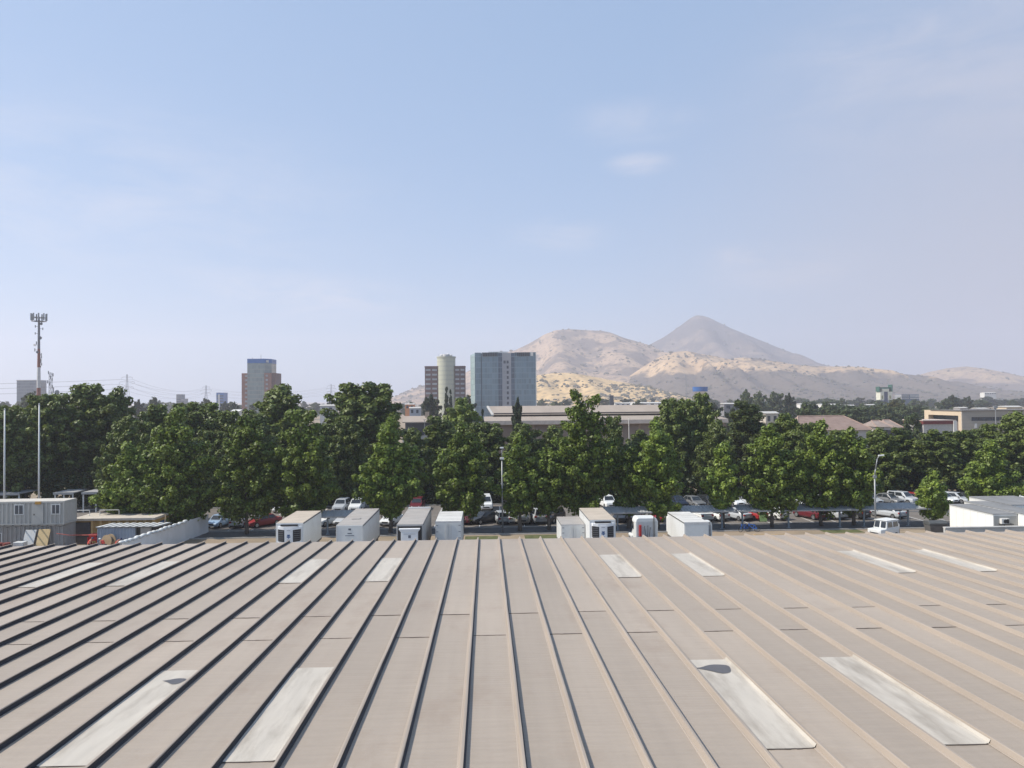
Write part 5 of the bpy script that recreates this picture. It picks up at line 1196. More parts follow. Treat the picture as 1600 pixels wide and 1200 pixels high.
def pylon(label, px, tp, Y, h):
    t = thing('pylon', label, 'pylon', (PX(px,Y,610), Y, 0)); zt_ = at(px, tp, Y).z; o = MB(); s = Y/900; q = .16*s
    w0, w1 = 4.6, .9
    for sx in (-1, 1):
        for sy in (-1, 1): o.cyl((sx*w0,sy*w0,0),(sx*w1,sy*w1,zt_*.72), q, n=4); o.cyl((sx*w1,sy*w1,zt_*.72),(sx*.3,sy*.3,zt_), q*.9, n=4)
    for k in range(9):
        a0, a1 = k/9, (k+1)/9; f0, f1 = w0+(w1-w0)*a0, w0+(w1-w0)*a1; z0_, z1_ = zt_*.72*a0, zt_*.72*a1
        o.cyl((-f0,-f0,z0_),(f1,-f1,z1_), q*.6, n=4); o.cyl((f0,-f0,z0_),(-f1,-f1,z1_), q*.6, n=4)
    o.build('lattice_body', m_mgrey, t)
    tips = []
    for zf, arm in ((.70, 7.2), (.82, 8.4), (.93, 6.0)):
        z = zt_*zf; o = MB(); o.cyl((-arm,0,z),(arm,0,z), q*.8, n=4); o.cyl((-arm,0,z),(0,0,z+1.8), q*.6, n=4); o.cyl((arm,0,z),(0,0,z+1.8), q*.6, n=4)
        for s_ in (-1, 1): o.cyl((s_*arm,0,z),(s_*arm,0,z-2.2), q*.7, n=4); tips.append((t.location.x+s_*arm, Y, z-2.2))
        o.build('cross_arm', m_mgrey, t)
    return tips
p1 = pylon('lattice pylon above the right shoulder of the big left clump, largest of three', 198.5, 585, 900, 49)
p2 = pylon('lattice pylon between the grey and the blue little towers', 322, 602, 1250, 45)
p3 = pylon('faint lattice pylon between the two large round crowns', 517.5, 600, 1300, 45)
def wires(label, A, B_, sag=9):
    o = MB()
    for (p, q) in zip(A, B_):
        p, q = Vector(p), Vector(q); pts = []
        for k in range(13): f = k/12; v = p.lerp(q, f); v.z -= sag*4*f*(1-f); pts.append(v)
        for k in range(12): o.cyl(pts[k], pts[k+1], .10, n=4, caps=False)
    tag(o.build('power_line', m_mgrey, smooth=True), label, 'power line')
off = [(p[0]-620, p[1]-240, p[2]+1) for p in p1]
wires('power lines coming in from the left edge to the largest pylon', off, p1); wires('power lines between the largest pylon and the one by the blue little tower', p1, p2); wires('power lines between the pylon by the blue little tower and the faint pylon', p2, p3)
# ------------------------------------------------------------ things standing on the site
m_canopy = mat('canopy_sheet', (.33,.34,.345), .6, var=.12, scale=.6, streak=(3,.4,1), dirt=(.20,.19,.17), dirt_amt=.5)
m_post = mat('post_bluegrey', (.20,.24,.27), .5)
m_ppost = mat('pole_white', (.58,.59,.58), .5, var=.05)
def canopy(label, xa, xb, posts):
    c = (xa+xb)/2; t = thing('car_canopy', label, 'carport', (c, 0, 0), 0, 'long flat canopies over the parked cars')
    a, b = xa-c, xb-c
    def zc(y): return 2.18+(y-89.2)*.27
    m = MB(); n = max(4, int((b-a)/.35)); dx = (b-a)/n
    for k in range(n):
        x = a+k*dx
        for (u0, u1, h0, h1) in ((0,.35,0,0),(.35,.5,0,.04),(.5,.85,.04,.04),(.85,1,.04,0)): m.face([(x+dx*u0,89.2,zc(89.2)+h0),(x+dx*u1,89.2,zc(89.2)+h1),(x+dx*u1,91.0,zc(91.0)+h1),(x+dx*u0,91.0,zc(91.0)+h0)])
    sh = m.build('roof_sheet', m_canopy, t, fix=False)
    m = MB(); m.box(a, b, 89.12, 89.2, zc(89.2)-.10, zc(89.2)+.05); m.build('fascia', m_canopy, t)
    m = MB(); m.box(a+.1, b-.1, 90.1, 90.25, zc(90.1)-.2, zc(90.1)-.03); m.build('beam', m_post, t)
    for px in posts:
        x = X(px, 90.2, 825)-c; m = MB(); m.box(x-.09, x+.09, 90.09, 90.26, 0, zc(90.1)-.2); m.box(x-.2, x+.2, 89.95, 90.4, 0, .04); p = m.build('post', m_post, t)
        m = MB(); m.hexa([(x-.04,89.3,zc(89.3)-.16),(x+.04,89.3,zc(89.3)-.16),(x+.04,90.9,zc(90.9)-.16),(x-.04,90.9,zc(90.9)-.16)], [(x-.04,89.3,zc(89.3)-.04),(x+.04,89.3,zc(89.3)-.04),(x+.04,90.9,zc(90.9)-.04),(x-.04,90.9,zc(90.9)-.04)]); m.build('bracket', m_post, t)
for lb, pa, pb, ps in (
 ('short grey flat canopy behind the first two white trailers from the left', 505, 556, (512, 550)),
 ('grey flat canopy just right of the blue-marked reefer trailer', 942, 1014, (965,)),
 ('grey flat canopy above the white box truck with the pale roof', 1049, 1142, (1060, 1128)),
 ('short sunlit canopy above the red hatchback and the pale green board', 1146, 1196, (1160,)),
 ('grey flat canopy above the dark red car and the silver sedan', 1216, 1330, (1232, 1312)),
 ('partly sunlit canopy behind the curved lamp post, rightmost of the row', 1336, 1448, (1350, 1419))): canopy(lb, X(pa,91,797), X(pb,91,797), ps)
# rails, sign, boards
t = thing('rail_fence', 'low dark steel rail fence right of the curved lamp post', 'fence', (X(1405,98,812), 98, 0))
wd_ = (1484-1405)*98/FPX
for k in range(3): m = MB(); x = wd_*k/2; m.box(x-.05, x+.05, -.05, .05, 0, 1.35); m.build('post', m_post, t)
for z in (.55, 1.0): m = MB(); m.cyl((0,0,z),(wd_,0,z), .035, n=6); m.build('rail', m_post, t)
t = thing('sign_post', 'small black sign board on a post beside the silver sedan', 'sign', (X(1406.5,94,815), 94, 0))
m = MB(); m.box(-.04, .04, -.04, .04, 0, 1.5); m.build('post', m_post, t)
m = MB(); m.box(-.24, .24, -.08, -.04, 1.25, 1.95); m.build('board', m_trim, t, bevel=.02)
m = MB(); m.cyl((-.1,0,0),(-.1,0,1.25), .14, n=12); m.ball((-.1,0,1.25), .14, n=12); tag(m.build('bollard', m_conc, loc=(X(1405,84,826),84,0), smooth=True), 'pale rounded concrete post beside the small white four-wheel-drive', 'bollard')
t = thing('green_board', 'pale green board leaning between the red hatchback and a white car', 'board', (X(1192.5,94.6,812), 94.4, 0), R(6))
m = MB(); m.hexa([(-.46,0,.1),(.46,0,.1),(.46,.05,.1),(-.46,.05,.1)], [(-.46,.3,1.25),(.46,.3,1.25),(.46,.35,1.25),(-.46,.35,1.25)]); m.build('panel', mat('pale_green_paint', (.30,.46,.20), .6), t)
m = MB(); m.box(-.04, .04, .40, .48, 0, 1.2); m.box(-.4, -.34, .1, .5, 0, .1); m.box(.34, .4, .1, .5, 0, .1); m.build('stand', m_trim, t)
mb = mat('blue_tube', (.03,.10,.34), .4)
for i, (px, lb) in enumerate(((1158, 'blue bicycle on the planted strip, left one of two'), (1171, 'blue bicycle on the planted strip, right one of two'))):
    t = thing('bicycle', lb, 'bicycle', (X(px,89.0,825), 88.0, 0), R(62 if i else 118))
    for y in (-.52, .52):
        m = MB()
        for q in range(16): a0, a1 = q*math.pi/8, (q+1)*math.pi/8; m.cyl((0,y+.33*math.cos(a0),.34+.33*math.sin(a0)),(0,y+.33*math.cos(a1),.34+.33*math.sin(a1)), .028, n=5)
        for q in range(8): a0 = q*math.pi/4; m.cyl((0,y,.34),(0,y+.32*math.cos(a0),.34+.32*math.sin(a0)), .006, n=3)
        m.build('wheel', m_tyre, t)
    m = MB()
    for p, q in (((0,-.52,.34),(0,-.08,.34)),((0,-.08,.34),(0,-.22,.85)),((0,-.22,.85),(0,-.52,.34)),((0,-.20,.78),(0,.38,.82)),((0,-.08,.34),(0,.40,.72)),((0,.36,.95),(0,.52,.34))): m.cyl(p, q, .05, n=6)
    m.build('frame', mb, t)
    m = MB(); m.tube([(-.26,.30,1.0),(0,.36,.98),(.26,.30,1.0)], [.025]*3, 6); m.build('handlebar', m_trim, t)
    m = MB(); m.hexa([(-.09,-.40,.86),(.09,-.40,.86),(.03,-.10,.86),(-.03,-.10,.86)], [(-.08,-.39,.92),(.08,-.39,.92),(.03,-.1,.91),(-.03,-.1,.91)]); m.build('saddle', m_trim, t)
m_wood = mat('raw_timber', (.42,.31,.19), .8, var=.2, scale=2)
rp_ = random.Random(12)
for i, (px, Y, lb) in enumerate(((1188, 85.2, 'loose timber pallet on the dry strip, leftmost of three'), (1205, 84.6, 'loose timber pallet on the dry strip, middle one of three'), (1222, 85.0, 'loose timber pallet on the dry strip, rightmost of three'))):
    t = thing('pallet', lb, 'pallet', (X(px,Y,832), Y, 0), rp_.uniform(-.5,.5), 'timber pallets on the dry strip')
    for k in range(5): m = MB(); m.box(-.6, .6, -.5+k*.22, -.36+k*.22, .12, .145); m.build('slat', m_wood, t)
    for x in (-.55, 0, .55): m = MB(); m.box(x-.05, x+.05, -.5, .52, .0, .12); m.build('bearer', m_wood, t)
t = thing('skip_bin', 'dark grey waste bin with lid standing left of the white cabins', 'bin', (X(1461,83,815), 83, 0))
m = MB(); m.hexa([(-.75,-.5,.25),(.75,-.5,.25),(.75,.5,.25),(-.75,.5,.25)], [(-.95,-.65,1.35),(.95,-.65,1.35),(.95,.65,1.35),(-.95,.65,1.35)]); m.build('body', m_rail, t, bevel=.04)
m = MB(); m.prism([(-.7,1.37),(.7,1.37),(.7,1.5),(.45,1.75),(-.3,1.85),(-.7,1.6)], 'x', -1.0, 1.0); m.build('lid', mat('lid_grey', (.075,.08,.08), .55), t, bevel=.05)
for x in (-.6, .6): m = MB(); m.box(x-.06, x+.06, -.4, .4, 0, .25); m.build('foot', m_trim, t)

# lamp posts and white poles
t = thing('lamp_post', 'straight grey lamp post with a box lamp on top, in the middle of the picture', 'lamp post', (X(785,90,800), 89.8, 0)); zt_ = at(784, 716, 90).z; zl = at(784, 700, 90).z
m = MB(); m.cyl((0,0,0),(0,0,zt_), .11, .075, n=10); m.cyl((0,0,zt_),(0,0,zl), .04, n=8); m.build('pole', m_steel, t, smooth=True)
m = MB(); m.box(-.22, .22, -.18, .18, zl-.05, zl+.12); m.build('lamp_head', m_ppost, t, bevel=.03)
m = MB(); m.box(-.24, .24, -.25, .12, zt_-.12, zt_+.10); m.build('floodlight', m_ppost, t, bevel=.03)
m = MB(); m.box(-.2, .2, -.05, .05, 5.6, 5.7); m.build('bracket', m_steel, t)
Y = 87.3; bx = X(1368,Y,815); t = thing('lamp_post', 'grey lamp post with a bent arm and cobra head, towards the right', 'lamp post', (bx, Y, 0)); z1 = at(1366, 742, Y).z; z2 = at(1373, 712, Y).z; x2 = X(1372.5,Y,712)-bx; x3 = X(1381,Y,710)-bx
m = MB(); m.cyl((0,0,0),(0,0,z1), .11, .085, n=10); m.build('pole', m_steel, t, smooth=True)
m = MB(); m.tube([(0,0,z1),(.12,0,z1+.7),(x2*.72,0,z2-.35),(x2+.1,0,z2)], [.075,.07,.06,.05], 8); m.build('arm', m_steel, t, smooth=True)
m = MB(); m.hexa([(x2,-.12,z2-.06),(x3,-.16,z2-.02),(x3,.16,z2-.02),(x2,.12,z2-.06)], [(x2,-.10,z2+.08),(x3,-.10,z2+.14),(x3,.10,z2+.14),(x2,.10,z2+.08)]); m.build('lamp_head', m_ppost, t, bevel=.03)
m = MB(); m.box(-.17, .17, -.15, .12, z1-.35, z1-.05); m.box(.0, .3, -.03, .03, 5.2, 5.28); m.build('junction_box', m_steel, t)
for px, tp, lb in ((7, 640, 'tall thin white pole at the far left behind the site container'), (61, 632, 'tall thin white pole behind the middle of the site container')):
    Y = 92; m = MB(); x = X(px,Y,720); zt_ = at(px, tp, Y).z; m.cyl((0,0,0),(0,0,zt_), .125, .075, n=10); m.cyl((0,0,zt_),(0,0,zt_+.15), .11, .03, n=10); m.cyl((0,0,4.6),(.3,0,4.6), .04, n=6)
    tag(m.build('flagpole', m_ppost, loc=(x,Y,0), smooth=True), lb, 'pole')

# ---- building yard at the left
m_cont = mat('container_grey', (.41,.405,.38), .55, var=.06, scale=.6, dirt=(.24,.22,.2), dirt_amt=.35)
m_contd = mat('container_old', (.33,.33,.325), .6, var=.12, scale=.8, dirt=(.20,.13,.1), dirt_amt=.6)
def container(label, x0, x1, y0, y1, z0, z1, m_, roof_m, windows):
    t = thing('site_container', label, 'container', (x1, y0, z0), 0, 'stacked site containers'); a, b, l, h = x0-x1, 0, y1-y0, z1-z0
    m = MB(); m.corr(a+.12, b-.12, .14, h-.14, .0, .10, .44); m.corr(.1, l-.1, .14, h-.14, b-.06, .05, .30, axis='y'); m.box(a+.05, b-.12, .12, l-.02, .05, h-.05); m.build('corrugated_wall', m_, t, fix=False)
    m = MB(); m.box(a, b, -.01, .10, h-.14, h); m.box(a, b, -.01, .10, 0, .14); m.box(b-.12, b, -.02, .10, .14, h-.14); m.box(a, a+.12, -.02, .10, .14, h-.14); m.box(b-.10, b+.01, .10, l, h-.14, h); m.box(b-.10, b+.01, .10, l, 0, .14); m.box(b-.1, b+.01, l-.1, l, .14, h-.14); m.build('frame', m_, t)
    m = MB(); m.box(a+.02, b-.02, .02, l-.02, h, h+.05); m.build('roof', roof_m, t)
    for (xa, xb, za, zb) in windows:
        m = MB(); m.box(xa-.10, xb+.10, -.035, .04, za-.10, zb+.10); fr = m.build('window', m_ppost, t)
        m = MB(); m.box(xa, xb, -.05, -.03, za, zb); m.build('pane', m_pane, fr)
        m = MB(); xm = (xa+xb)/2; m.box(xm-.03, xm+.03, -.06, -.048, za, zb); m.build('glazing_bar', m_ppost, fr)
    return t
Y0 = 82; xr = X(100.5,Y0,800); xl = X(-75,Y0,800); zt_ = at(60, 784, Y0).z; zb_ = at(60, 820, Y0).z; u_ = Y0/FPX
m_croof = mat('container_roof', (.50,.47,.42), .8, var=.12, scale=.8, dirt=(.32,.27,.22), dirt_amt=.5)
ct = container('upper grey corrugated site container with two small windows, stacked at the left', xl, xr, Y0, Y0+2.45, zb_, zt_, m_cont, m_croof, [((27-100.5)*u_, (38.5-100.5)*u_, 1.15, 2.05), ((82.5-100.5)*u_, (93-100.5)*u_, 1.15, 2.05)])
m = MB(); m.box((52-100.5)*u_, (69-100.5)*u_, -.03, .02, .08, 2.15); dr = m.build('door', m_cont, ct)
m = MB(); m.box((57.5-100.5)*u_, (66-100.5)*u_, -.14, -.02, 2.14, 2.42); m.build('sign_plate', mat('ochre_plate', (.45,.25,.06), .6), ct)
m = MB(); m.box((55-100.5)*u_, (56-100.5)*u_, -.08, -.03, 1.0, 1.15); m.build('handle', m_trim, dr)
xr2 = X(103,Y0,835); c2 = container('lower worn site container half hidden by leaning boards, at the left', xl-.5, xr2-.4, Y0+.2, Y0+2.65, .05, zb_-.04, m_contd, m_contd, [((2-103)*u_, (10-103)*u_, 1.0, 1.9)])
m = MB(); 
for k in range(14): x = xl+k*(xr-xl)/13; m.box(x-.05, x+.05, Y0-1.0, Y0+.1, zb_-.10, zb_-.02)
m.box(xl, xr+.4, Y0-1.0, Y0-.85, zb_-.02, zb_+.03); wk = m.build('walkway_frame', m_rail); tag(wk, 'narrow steel walkway brackets running under the upper site container', 'walkway')
def lean(name, lb, pa, pb, Y, h, m_, cat):
    x0, x1 = X(pa,Y,835), X(pb,Y,835); m = MB(); m.hexa([(x0,Y-.75,0.1),(x1-.15,Y-.75,.1),(x1-.15,Y-.69,.1),(x0,Y-.69,.1)], [(x0+.12,Y-.10,h),(x1,Y-.10,h),(x1,Y-.04,h),(x0+.12,Y-.04,h)]); tag(m.build(name, m_), lb, cat)
lean('leaning_board', 'white board leaning on the lower site container', 39, 58, Y0, 2.35, m_ppost, 'board'); lean('leaning_board', 'yellow timber board leaning on the lower site container', 60, 80, Y0, 2.40, mat('yellow_ply', (.58,.44,.24), .8, var=.1), 'board')
m = MB(); x0, x1 = X(20,80,842), X(36,80,842); m.box(x0, x1, 80, 80.8, .55, 1.4); m.box(x0+.05, x0+.15, 80.05, 80.15, 0, .55); m.box(x1-.15, x1-.05, 80.05, 80.15, 0, .55); tag(m.build('work_table', m_ppost, bevel=.03), 'white work table before the lower site container', 'table')
for px, lb, c in ((3, 'rust red drum stack at the left edge before the lower site container', (.20,.05,.04)),):
    t = thing('drum_stack', lb, 'drums', (X(px,79,846), 79, 0))
    for q in range(2): m = MB(); m.cyl((q*.75-.3,0,0),(q*.75-.3,0,1.55), .34, n=14); m.cyl((q*.75-.3,0,.7),(q*.75-.3,0,.78), .355, n=14); m.build('drum', mat('drum_red', c, .6) if q == 0 else bpy.data.materials['drum_red'], t)
t = thing('sack_pile', 'pile of white sacks on planks at the foot of the leaning boards', 'sacks', (X(56,78.5,847), 78.5, 0))
for q in range(5): m = MB(); m.ball((-.9+q*.45,0,.95+.12*(q % 2)), .34, 1.1, .8, .5, 10, 6); m.build('sack', m_ppost, t, smooth=True)
m = MB(); m.box(-1.6, 1.8, -.4, .4, .55, .72); m.box(-1.2, -1.0, -.3, .3, 0, .55); m.box(1.2, 1.4, -.3, .3, 0, .55); m.build('plank_stand', m_wood, t)
m = MB(); m.box(X(84,78,848), X(150,78,848), 77.8, 78.1, 1.05, 1.18)
for px in (90, 115, 145): x = X(px,78,848); m.box(x-.05, x+.05, 77.9, 78.0, 0, 1.05)
tag(m.build('plank_rail', m_wood), 'long timber plank on short posts before the dark doorway', 'plank')
# ochre walled hut with flat slab roof
Y = 86; x0, x1 = X(116,Y,830), X(241,Y,830); c = (x0+x1)/2; h = at(180, 809.5, Y).z; t = thing('ochre_hut', 'flat-roofed hut with ochre timber bays and a dark roller door beside the site containers', 'hut', (c, Y, 0)); a, b = x0-c, x1-c
m_och = mat('ochre_boards', (.42,.26,.09), .8, var=.15, scale=.8, streak=(2,2,.3)); m_ochp = mat('ochre_post', (.56,.38,.17), .8)
m = MB(); m.box(a, b, .15, 4, 0, h-.25); m.build('wall', m_och, t)
m = MB(); m.box(a-.2, b+.1, -.15, 4.2, h-.25, h); m.build('slab_roof', mat('slab_concrete', (.48,.43,.36), .85, dirt=(.33,.29,.25), dirt_amt=.5), t)
for k in range(8): x = a+1.9+k*(b-a-2.0)/7; m = MB(); m.box(x-.12, x+.12, 0, .16, 0, h-.26); m.build('post', m_ochp, t)
m = MB(); m.box(a+.1, a+1.7, .02, .17, 0, h-.45)
for k in range(8): m.box(a+.12, a+1.68, .005, .02, .08+k*.27, .30+k*.27)
m.build('roller_door', mat('roller_dark', (.075,.07,.075), .6), t)
for (pa, pb) in ((117, 140), (156, 186)):
    xa, xb = X(pa,88,800)-c, X(pb,88,800)-c; m = MB(); z = h; m.cyl((xa,2,z),(xa,2,z+.62), .035, n=6); m.cyl((xb,2,z),(xb,2,z+.62), .035, n=6); m.cyl((xa,2,z+.62),(xb,2,z+.62), .035, n=6); m.build('handrail', m_ppost, t)
# blue-grey shed
Y = 82.6; x0, x1 = X(152,Y,840), X(211,Y,840); c = (x0+x1)/2; h = at(180, 824, Y).z; t = thing('tool_shed', 'blue-grey corrugated shed with striped white sheet roof, beside the sheet hoarding', 'shed', (c, Y, 0)); a, b = x0-c, x1-c
m = MB(); m.corr(a, b, 0, h, 0, .06, .34); m.box(a+.02, b-.02, .08, 2.0, 0, h-.02); m.build('corrugated_wall', mat('shed_blue', (.28,.33,.40), .6, var=.1), t, fix=False)
mrs = bpy.data.materials.new('striped_sheet'); mrs.use_nodes = True
for k in range(9):
    xa = a-.1+k*(b-a+2.6)/9; xb = xa+(b-a+2.6)/9*.55
    m = MB(); m.hexa([(xa,-.15,h+.04),(xb,-.15,h+.04),(xb+.6,2.2,h+.08),(xa+.6,2.2,h+.08)], [(xa,-.15,h+.09),(xb,-.15,h+.09),(xb+.6,2.2,h+.13),(xa+.6,2.2,h+.13)]); m.build('roof_sheet', m_ppost, t)
m = MB(); m.hexa([(a-.1,-.12,h-.02),(b+2.4,-.12,h-.02),(b+3.0,2.1,h+.02),(a+.5,2.1,h+.02)], [(a-.1,-.12,h+.03),(b+2.4,-.12,h+.03),(b+3.0,2.1,h+.07),(a+.5,2.1,h+.07)]); m.build('roof_deck', m_rail, t)
m = MB(); m.box(b+.02, b+.45, .3, 2, 0, h-.1); m.build('doorway', m_trim, t)
m = MB(); m.box(b+.45, b+1.5, .25, 2, 0, h-.1); m.build('side_panel', m_contd, t)
m = MB(); m.box(b+1.5, b+2.0, .5, 2, 0, h-.1); m.build('opening', m_trim, t)
m = MB(); m.box(-.9, .9, 0, 1.4, 0, 2.2); tag(m.build('blue_tarpaulin_stack', mat('blue_tarp', (.03,.10,.22), .6, var=.2), loc=(X(240,87.5,825),87.5,0), bevel=.1), 'stack under a blue tarpaulin behind the shed', 'stack')
m = MB(); m.cyl((0,0,0),(.25,0,3.3), .05, n=6); tag(m.build('timber_prop', m_wood, loc=(X(255,85,825),85,0)), 'thin timber prop sticking up behind the white sheet hoarding', 'prop')
# white sheet hoarding
t = thing('sheet_hoarding', 'white sheet hoarding with a ragged top running back to the trees', 'hoarding', (0,0,0)); m = MB(); rs = random.Random(2)
P0 = Vector((X(192,75,848), 75, 0)); P1 = Vector((X(326,93,838), 93, 0)); n = 46; prev = None
mh_ = mat('hoarding_sheet', (.74,.75,.76), .6, var=.06, scale=.6, dirt=(.45,.43,.40), dirt_amt=.35)
for k in range(n+1):
    f = k/n; p = P0.lerp(P1, f); nx_ = Vector((-(P1-P0).y, (P1-P0).x, 0)).normalized(); o_ = nx_*rs.uniform(-.05,.05); z = 2.15+(rs.uniform(-.12,.12) if f < .8 else 0)
    cur = (p+o_, z)
    if prev is not None:
        a0, za_ = prev; a1, zb2 = cur; th = nx_*.04; m.hexa([a0, a1, a1+th, a0+th], [a0+Vector((0,0,za_)), a1+Vector((0,0,zb2)), a1+th+Vector((0,0,zb2)), a0+th+Vector((0,0,za_))])
    prev = cur
m.build('sheet', mh_, t)
m = MB()
for k in range(int(n*.72)):
    f = k/n; p = P0.lerp(P1, f)+nx_*.12; m.ball((p.x, p.y, 2.12+rs.uniform(-.08,.08)), .24, 1.2, 1.5, .55, 8, 5)
m.build('rolled_top', m_ppost, t, smooth=True)
for k in range(8): p = P0.lerp(P1, (k+.5)/8)+nx_*.14; m = MB(); m.box(p.x-.05, p.x+.05, p.y-.05, p.y+.05, 0, 2.0); m.build('post', m_wood, t)
m = MB(); m.tube([(X(88,81,830),81,2.1),(X(108,81,830),81,1.9),(X(128,82,832),82,1.72),(X(152,80.3,828),80.3,2.0)], [.03]*4, 5); tag(m.build('warning_tape', mat('red_tape', (.50,.10,.07), .5)), 'red warning tape strung before the dark roller door', 'tape')
t = thing('cable_reel', 'round brown cable reel standing against the blue-grey shed', 'reel', (X(170,81.9,843), 81.9, .55), R(75)); 
for s in (-1, 1): m = MB(); m.cyl((s*.25,0,.62),(s*.32,0,.62), .60, n=20); m.build('flange', m_wood, t)
m = MB(); m.cyl((-.25,0,.62),(.25,0,.62), .34, n=16); m.build('drum', m_rail, t)
t = thing('red_hopper', 'red tipping hopper beside the ochre hut', 'hopper', (X(147,83.4,838), 83.4, 0)); mr_ = mat('red_hopper_paint', (.50,.03,.035), .45)
m = MB(); m.hexa([(-.3,-.3,.9),(.3,-.3,.9),(.3,.3,.9),(-.3,.3,.9)], [(-.42,-.4,1.6),(.42,-.4,1.6),(.42,.4,1.6),(-.42,.4,1.6)]); m.build('bucket', mr_, t, bevel=.04)
m = MB(); m.box(-.5, -.4, -.4, .4, 0, 1.3); m.box(.4, .5, -.4, .4, 0, 1.3); m.box(-.5, .5, -.05, .05, .5, .6); m.build('frame', mr_, t)
# workers
m_skin = mat('skin', (.36,.21,.14), .6, var=.05); m_vest = mat('red_vest', (.62,.07,.05), .7); m_trou = mat('work_trousers', (.035,.04,.06), .8); m_helm = mat('helmet_navy', (.03,.04,.10), .35); m_helw = mat('helmet_white', (.65,.65,.63), .35); m_boot = mat('boot_black', (.02,.02,.02), .7)
def skinned(name, verts, edges, radii, m_, parent):
    me = bpy.data.meshes.new(name); me.from_pydata(verts, edges, []); me.materials.append(m_); o = bpy.data.objects.new(name, me); COL.objects.link(o); o.parent = parent
    s = o.modifiers.new('skin', 'SKIN'); me.skin_vertices or None
    if not me.skin_vertices:
        bm = bmesh.new(); bm.from_mesh(me); bm.verts.layers.skin.verify(); bm.to_mesh(me); bm.free()
    for v, r in zip(me.skin_vertices[0].data, radii): v.radius = r if isinstance(r, tuple) else (r, r)
    me.skin_vertices[0].data[0].use_root = True
    o.modifiers.new('sub', 'SUBSURF').levels = 1; o.modifiers['sub'].render_levels = 2
    return o
def worker(label, x, y, rz_, bend, helm):
    t = thing('person', label, 'person', (x, y, 0), rz_)
    B = lambda dx, dy, dz: (dx, dy*math.cos(bend)+dz*math.sin(bend), .95+dz*math.cos(bend)-dy*math.sin(bend))
    V = [(0,0,.95), B(0,0,.28), B(0,0,.50), B(0,.01,.60), B(0,.04,.74), (.10,0,.88), (.12,.03,.50), (.12,-.03,.09), (.12,.14,.05), (-.10,0,.88), (-.12,.03,.50), (-.12,-.03,.09), (-.12,.14,.05), B(.20,0,.49), B(.25,.08,.22), B(.20,.30,.10), B(-.20,0,.49), B(-.25,.08,.22), B(-.20,.30,.10)]
    E = [(0,1),(1,2),(2,3),(3,4),(0,5),(5,6),(6,7),(7,8),(0,9),(9,10),(10,11),(11,12),(2,13),(13,14),(14,15),(2,16),(16,17),(17,18)]
    Rr = [(.15,.11),(.14,.10),(.16,.10),.055,.10,.09,.065,.05,.045,.09,.065,.05,.045,.065,.048,.038,.065,.048,.038]
    skinned('body', V, E, Rr, m_skin, t)
    skinned('vest', [B(0,0,.02), B(0,0,.28), B(0,0,.50), B(.17,0,.50), B(-.17,0,.50)], [(0,1),(1,2),(2,3),(2,4)], [(.19,.145),(.175,.135),(.19,.135),.09,.09], m_vest, t)
    skinned('trousers', V[0:1]+V[5:8]+V[9:12], [(0,1),(1,2),(2,3),(0,4),(4,5),(5,6)], [(.165,.125),.105,.08,.07,.105,.08,.07], m_trou, t)
    for s in (-1, 1):
        m = MB(); m.box(s*.12-.05, s*.12+.05, -.09, .19, 0, .11); m.build('boot', m_boot, t, bevel=.03)
        hx, hy, hz2 = B(s*.20, .33, .08); m = MB(); m.ball((hx,hy,hz2), .045, .9, 1.2, .8, 8, 5)
        for q in range(4): m.cyl((hx-.03+q*.02, hy+.03, hz2), (hx-.03+q*.02, hy+.09-.008*abs(q-1.5), hz2-.035), .009, .007, 6)
        m.cyl((hx-s*.04, hy, hz2), (hx-s*.07, hy+.05, hz2-.02), .010, .008, 6); m.build('hand', m_skin, t, smooth=True)
    hc = Vector(B(0,.05,.79)); m = MB(); m.ball(hc, .125, 1, 1.15, .75, 12, 6); m.cyl(hc+Vector((0,.02,-.02)), hc+Vector((0,.03,.0)), .15, .145, n=14); m.build('helmet', helm, t, smooth=True)
worker('crouching worker in red vest and dark helmet before the dark roller door', X(137,80.6,845), 80.6, R(-60), .55, m_helm)
worker('bent worker in red vest and white helmet before the left half of the blue-grey shed', X(163,80.6,846), 80.6, R(70), .75, m_helw)
worker('worker in red vest leaning forward before the right half of the blue-grey shed', X(180,80.6,846), 80.6, R(-80), .70, m_helm)
# dark carports under the left trees
for (pa, pb, lb) in ((-20, 32, 'dark open carport with a pale beam at the left edge under the trees'), (84, 116, 'dark open carport with pale posts right behind the bare trunk'), (128, 172, 'dark open carport with two pale posts left of the small bright tree')):
    Y = 111; x0, x1 = X(pa,Y,770), X(pb,Y,770); t = thing('open_carport', lb, 'carport', (x0, Y, 0), 0, 'carports under the left trees'); wd_ = x1-x0
    m = MB(); m.box(0, wd_, -.1, 4.5, 2.75, 2.9); m.build('roof', m_contd, t)
    m = MB(); m.box(0, wd_, -.2, -.1, 2.6, 2.92); m.build('beam', m_steel, t)
    for k in range(3): x = .2+(wd_-.4)*k/2; m = MB(); m.box(x-.08, x+.08, -.05, .1, 0, 2.75); m.build('post', m_ppost, t)

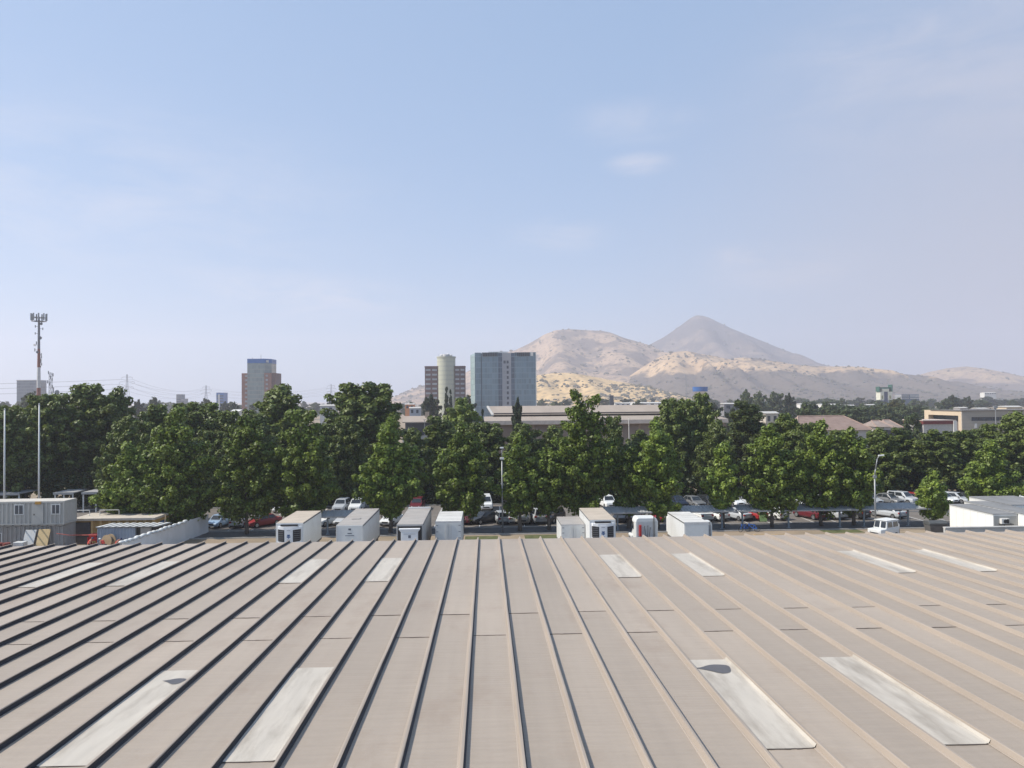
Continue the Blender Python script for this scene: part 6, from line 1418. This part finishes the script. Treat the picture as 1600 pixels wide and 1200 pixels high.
# ---- white cabins at the right
m_cab = mat('cabin_white', (.80,.79,.76), .6, var=.04, scale=.5, dirt=(.5,.48,.45), dirt_amt=.25); m_crf = mat('cabin_roof', (.235,.235,.235), .75, var=.15, scale=.7, streak=(1,.3,1), dirt=(.33,.31,.29), dirt_amt=.5)
def cabin(label, x0, x1, y0, y1, z_, over=.0):
    t = thing('site_cabin', label, 'cabin', (x0, y0, 0), 0, 'white cabins at the right'); w_ = x1-x0; l = y1-y0
    m = MB(); m.box(0, w_, 0, l, .25, z_); wl = m.build('wall', m_cab, t)
    m = MB(); m.hexa([(-.05,-.05,z_),(w_+.05,-.05,z_),(w_+.05,l+.05,z_),(-.05,l+.05,z_)], [(-.05,-.05,z_+.06),(w_+.05,-.05,z_+.06),(w_+.05,l+.05,z_+.06),(-.05,l+.05,z_+.06)])
    for k in range(int(l/.9)): m.box(-.02, w_+.02, .3+k*.9, .36+k*.9, z_+.06, z_+.085)
    m.build('roof', m_crf, t)
    m = MB(); m.box(-.012, 0, .0, l, z_-.16, z_); m.box(-.012, 0, 0, l, .25, .37)
    for k in range(6): m.box(-.008, 0, l*k/6, l*k/6+.03, .37, z_-.16)
    m.build('trim', m_ppost, t)
    for k in range(4): m = MB(); m.box(.1+(w_-.5)*(k % 2), .4+(w_-.5)*(k % 2), .3+(l-.9)*(k//2), .6+(l-.9)*(k//2), 0, .25); m.build('support_block', m_conc, t)
    return t
xa = at(1552, 807, 79).x; t = cabin('white cabin with grey roof and an air conditioner on its end wall', xa, xa+2.55, 79, 86.6, 3.0)
m = MB(); m.box(.05, 2.5, -.02, 0, .35, 2.85); m.build('end_panel', m_cont, t)
m = MB(); m.box(.62, 1.45, -.42, -.04, 2.05, 2.60); ac = m.build('air_conditioner', m_cwhite, t, bevel=.02)
m = MB(); m.cyl((1.02,-.43,2.32),(1.02,-.42,2.32), .21, n=16); m.box(1.16, 1.42, -.43, -.42, 2.1, 2.55); m.build('fan_grille', m_trim, ac)
m = MB(); m.box(.55, 1.9, -.45, -.02, 1.98, 2.04); m.cyl((1.15,-.06,.4),(1.15,-.06,2.0), .04, n=6); m.build('bracket', m_trim, t)
t = cabin('white cabin reaching out of the picture at the right edge, rear one of two', xa+2.62, xa+5.3, 75.5, 88, 3.12)
t = cabin('white cabin at the far right seen only by its grey roof', xa+5.45, xa+11, 84, 91.5, 3.2)
m = MB(); m.box(X(1475,76.5,828), X(1640,76.5,828), 76.3, 76.6, 0, 2.1); m.box(X(1475,76.5,828), X(1640,76.5,828), 76.2, 76.7, 2.1, 2.2); tag(m.build('low_wall', m_conc), 'low pale concrete wall in front of the white cabins', 'wall')
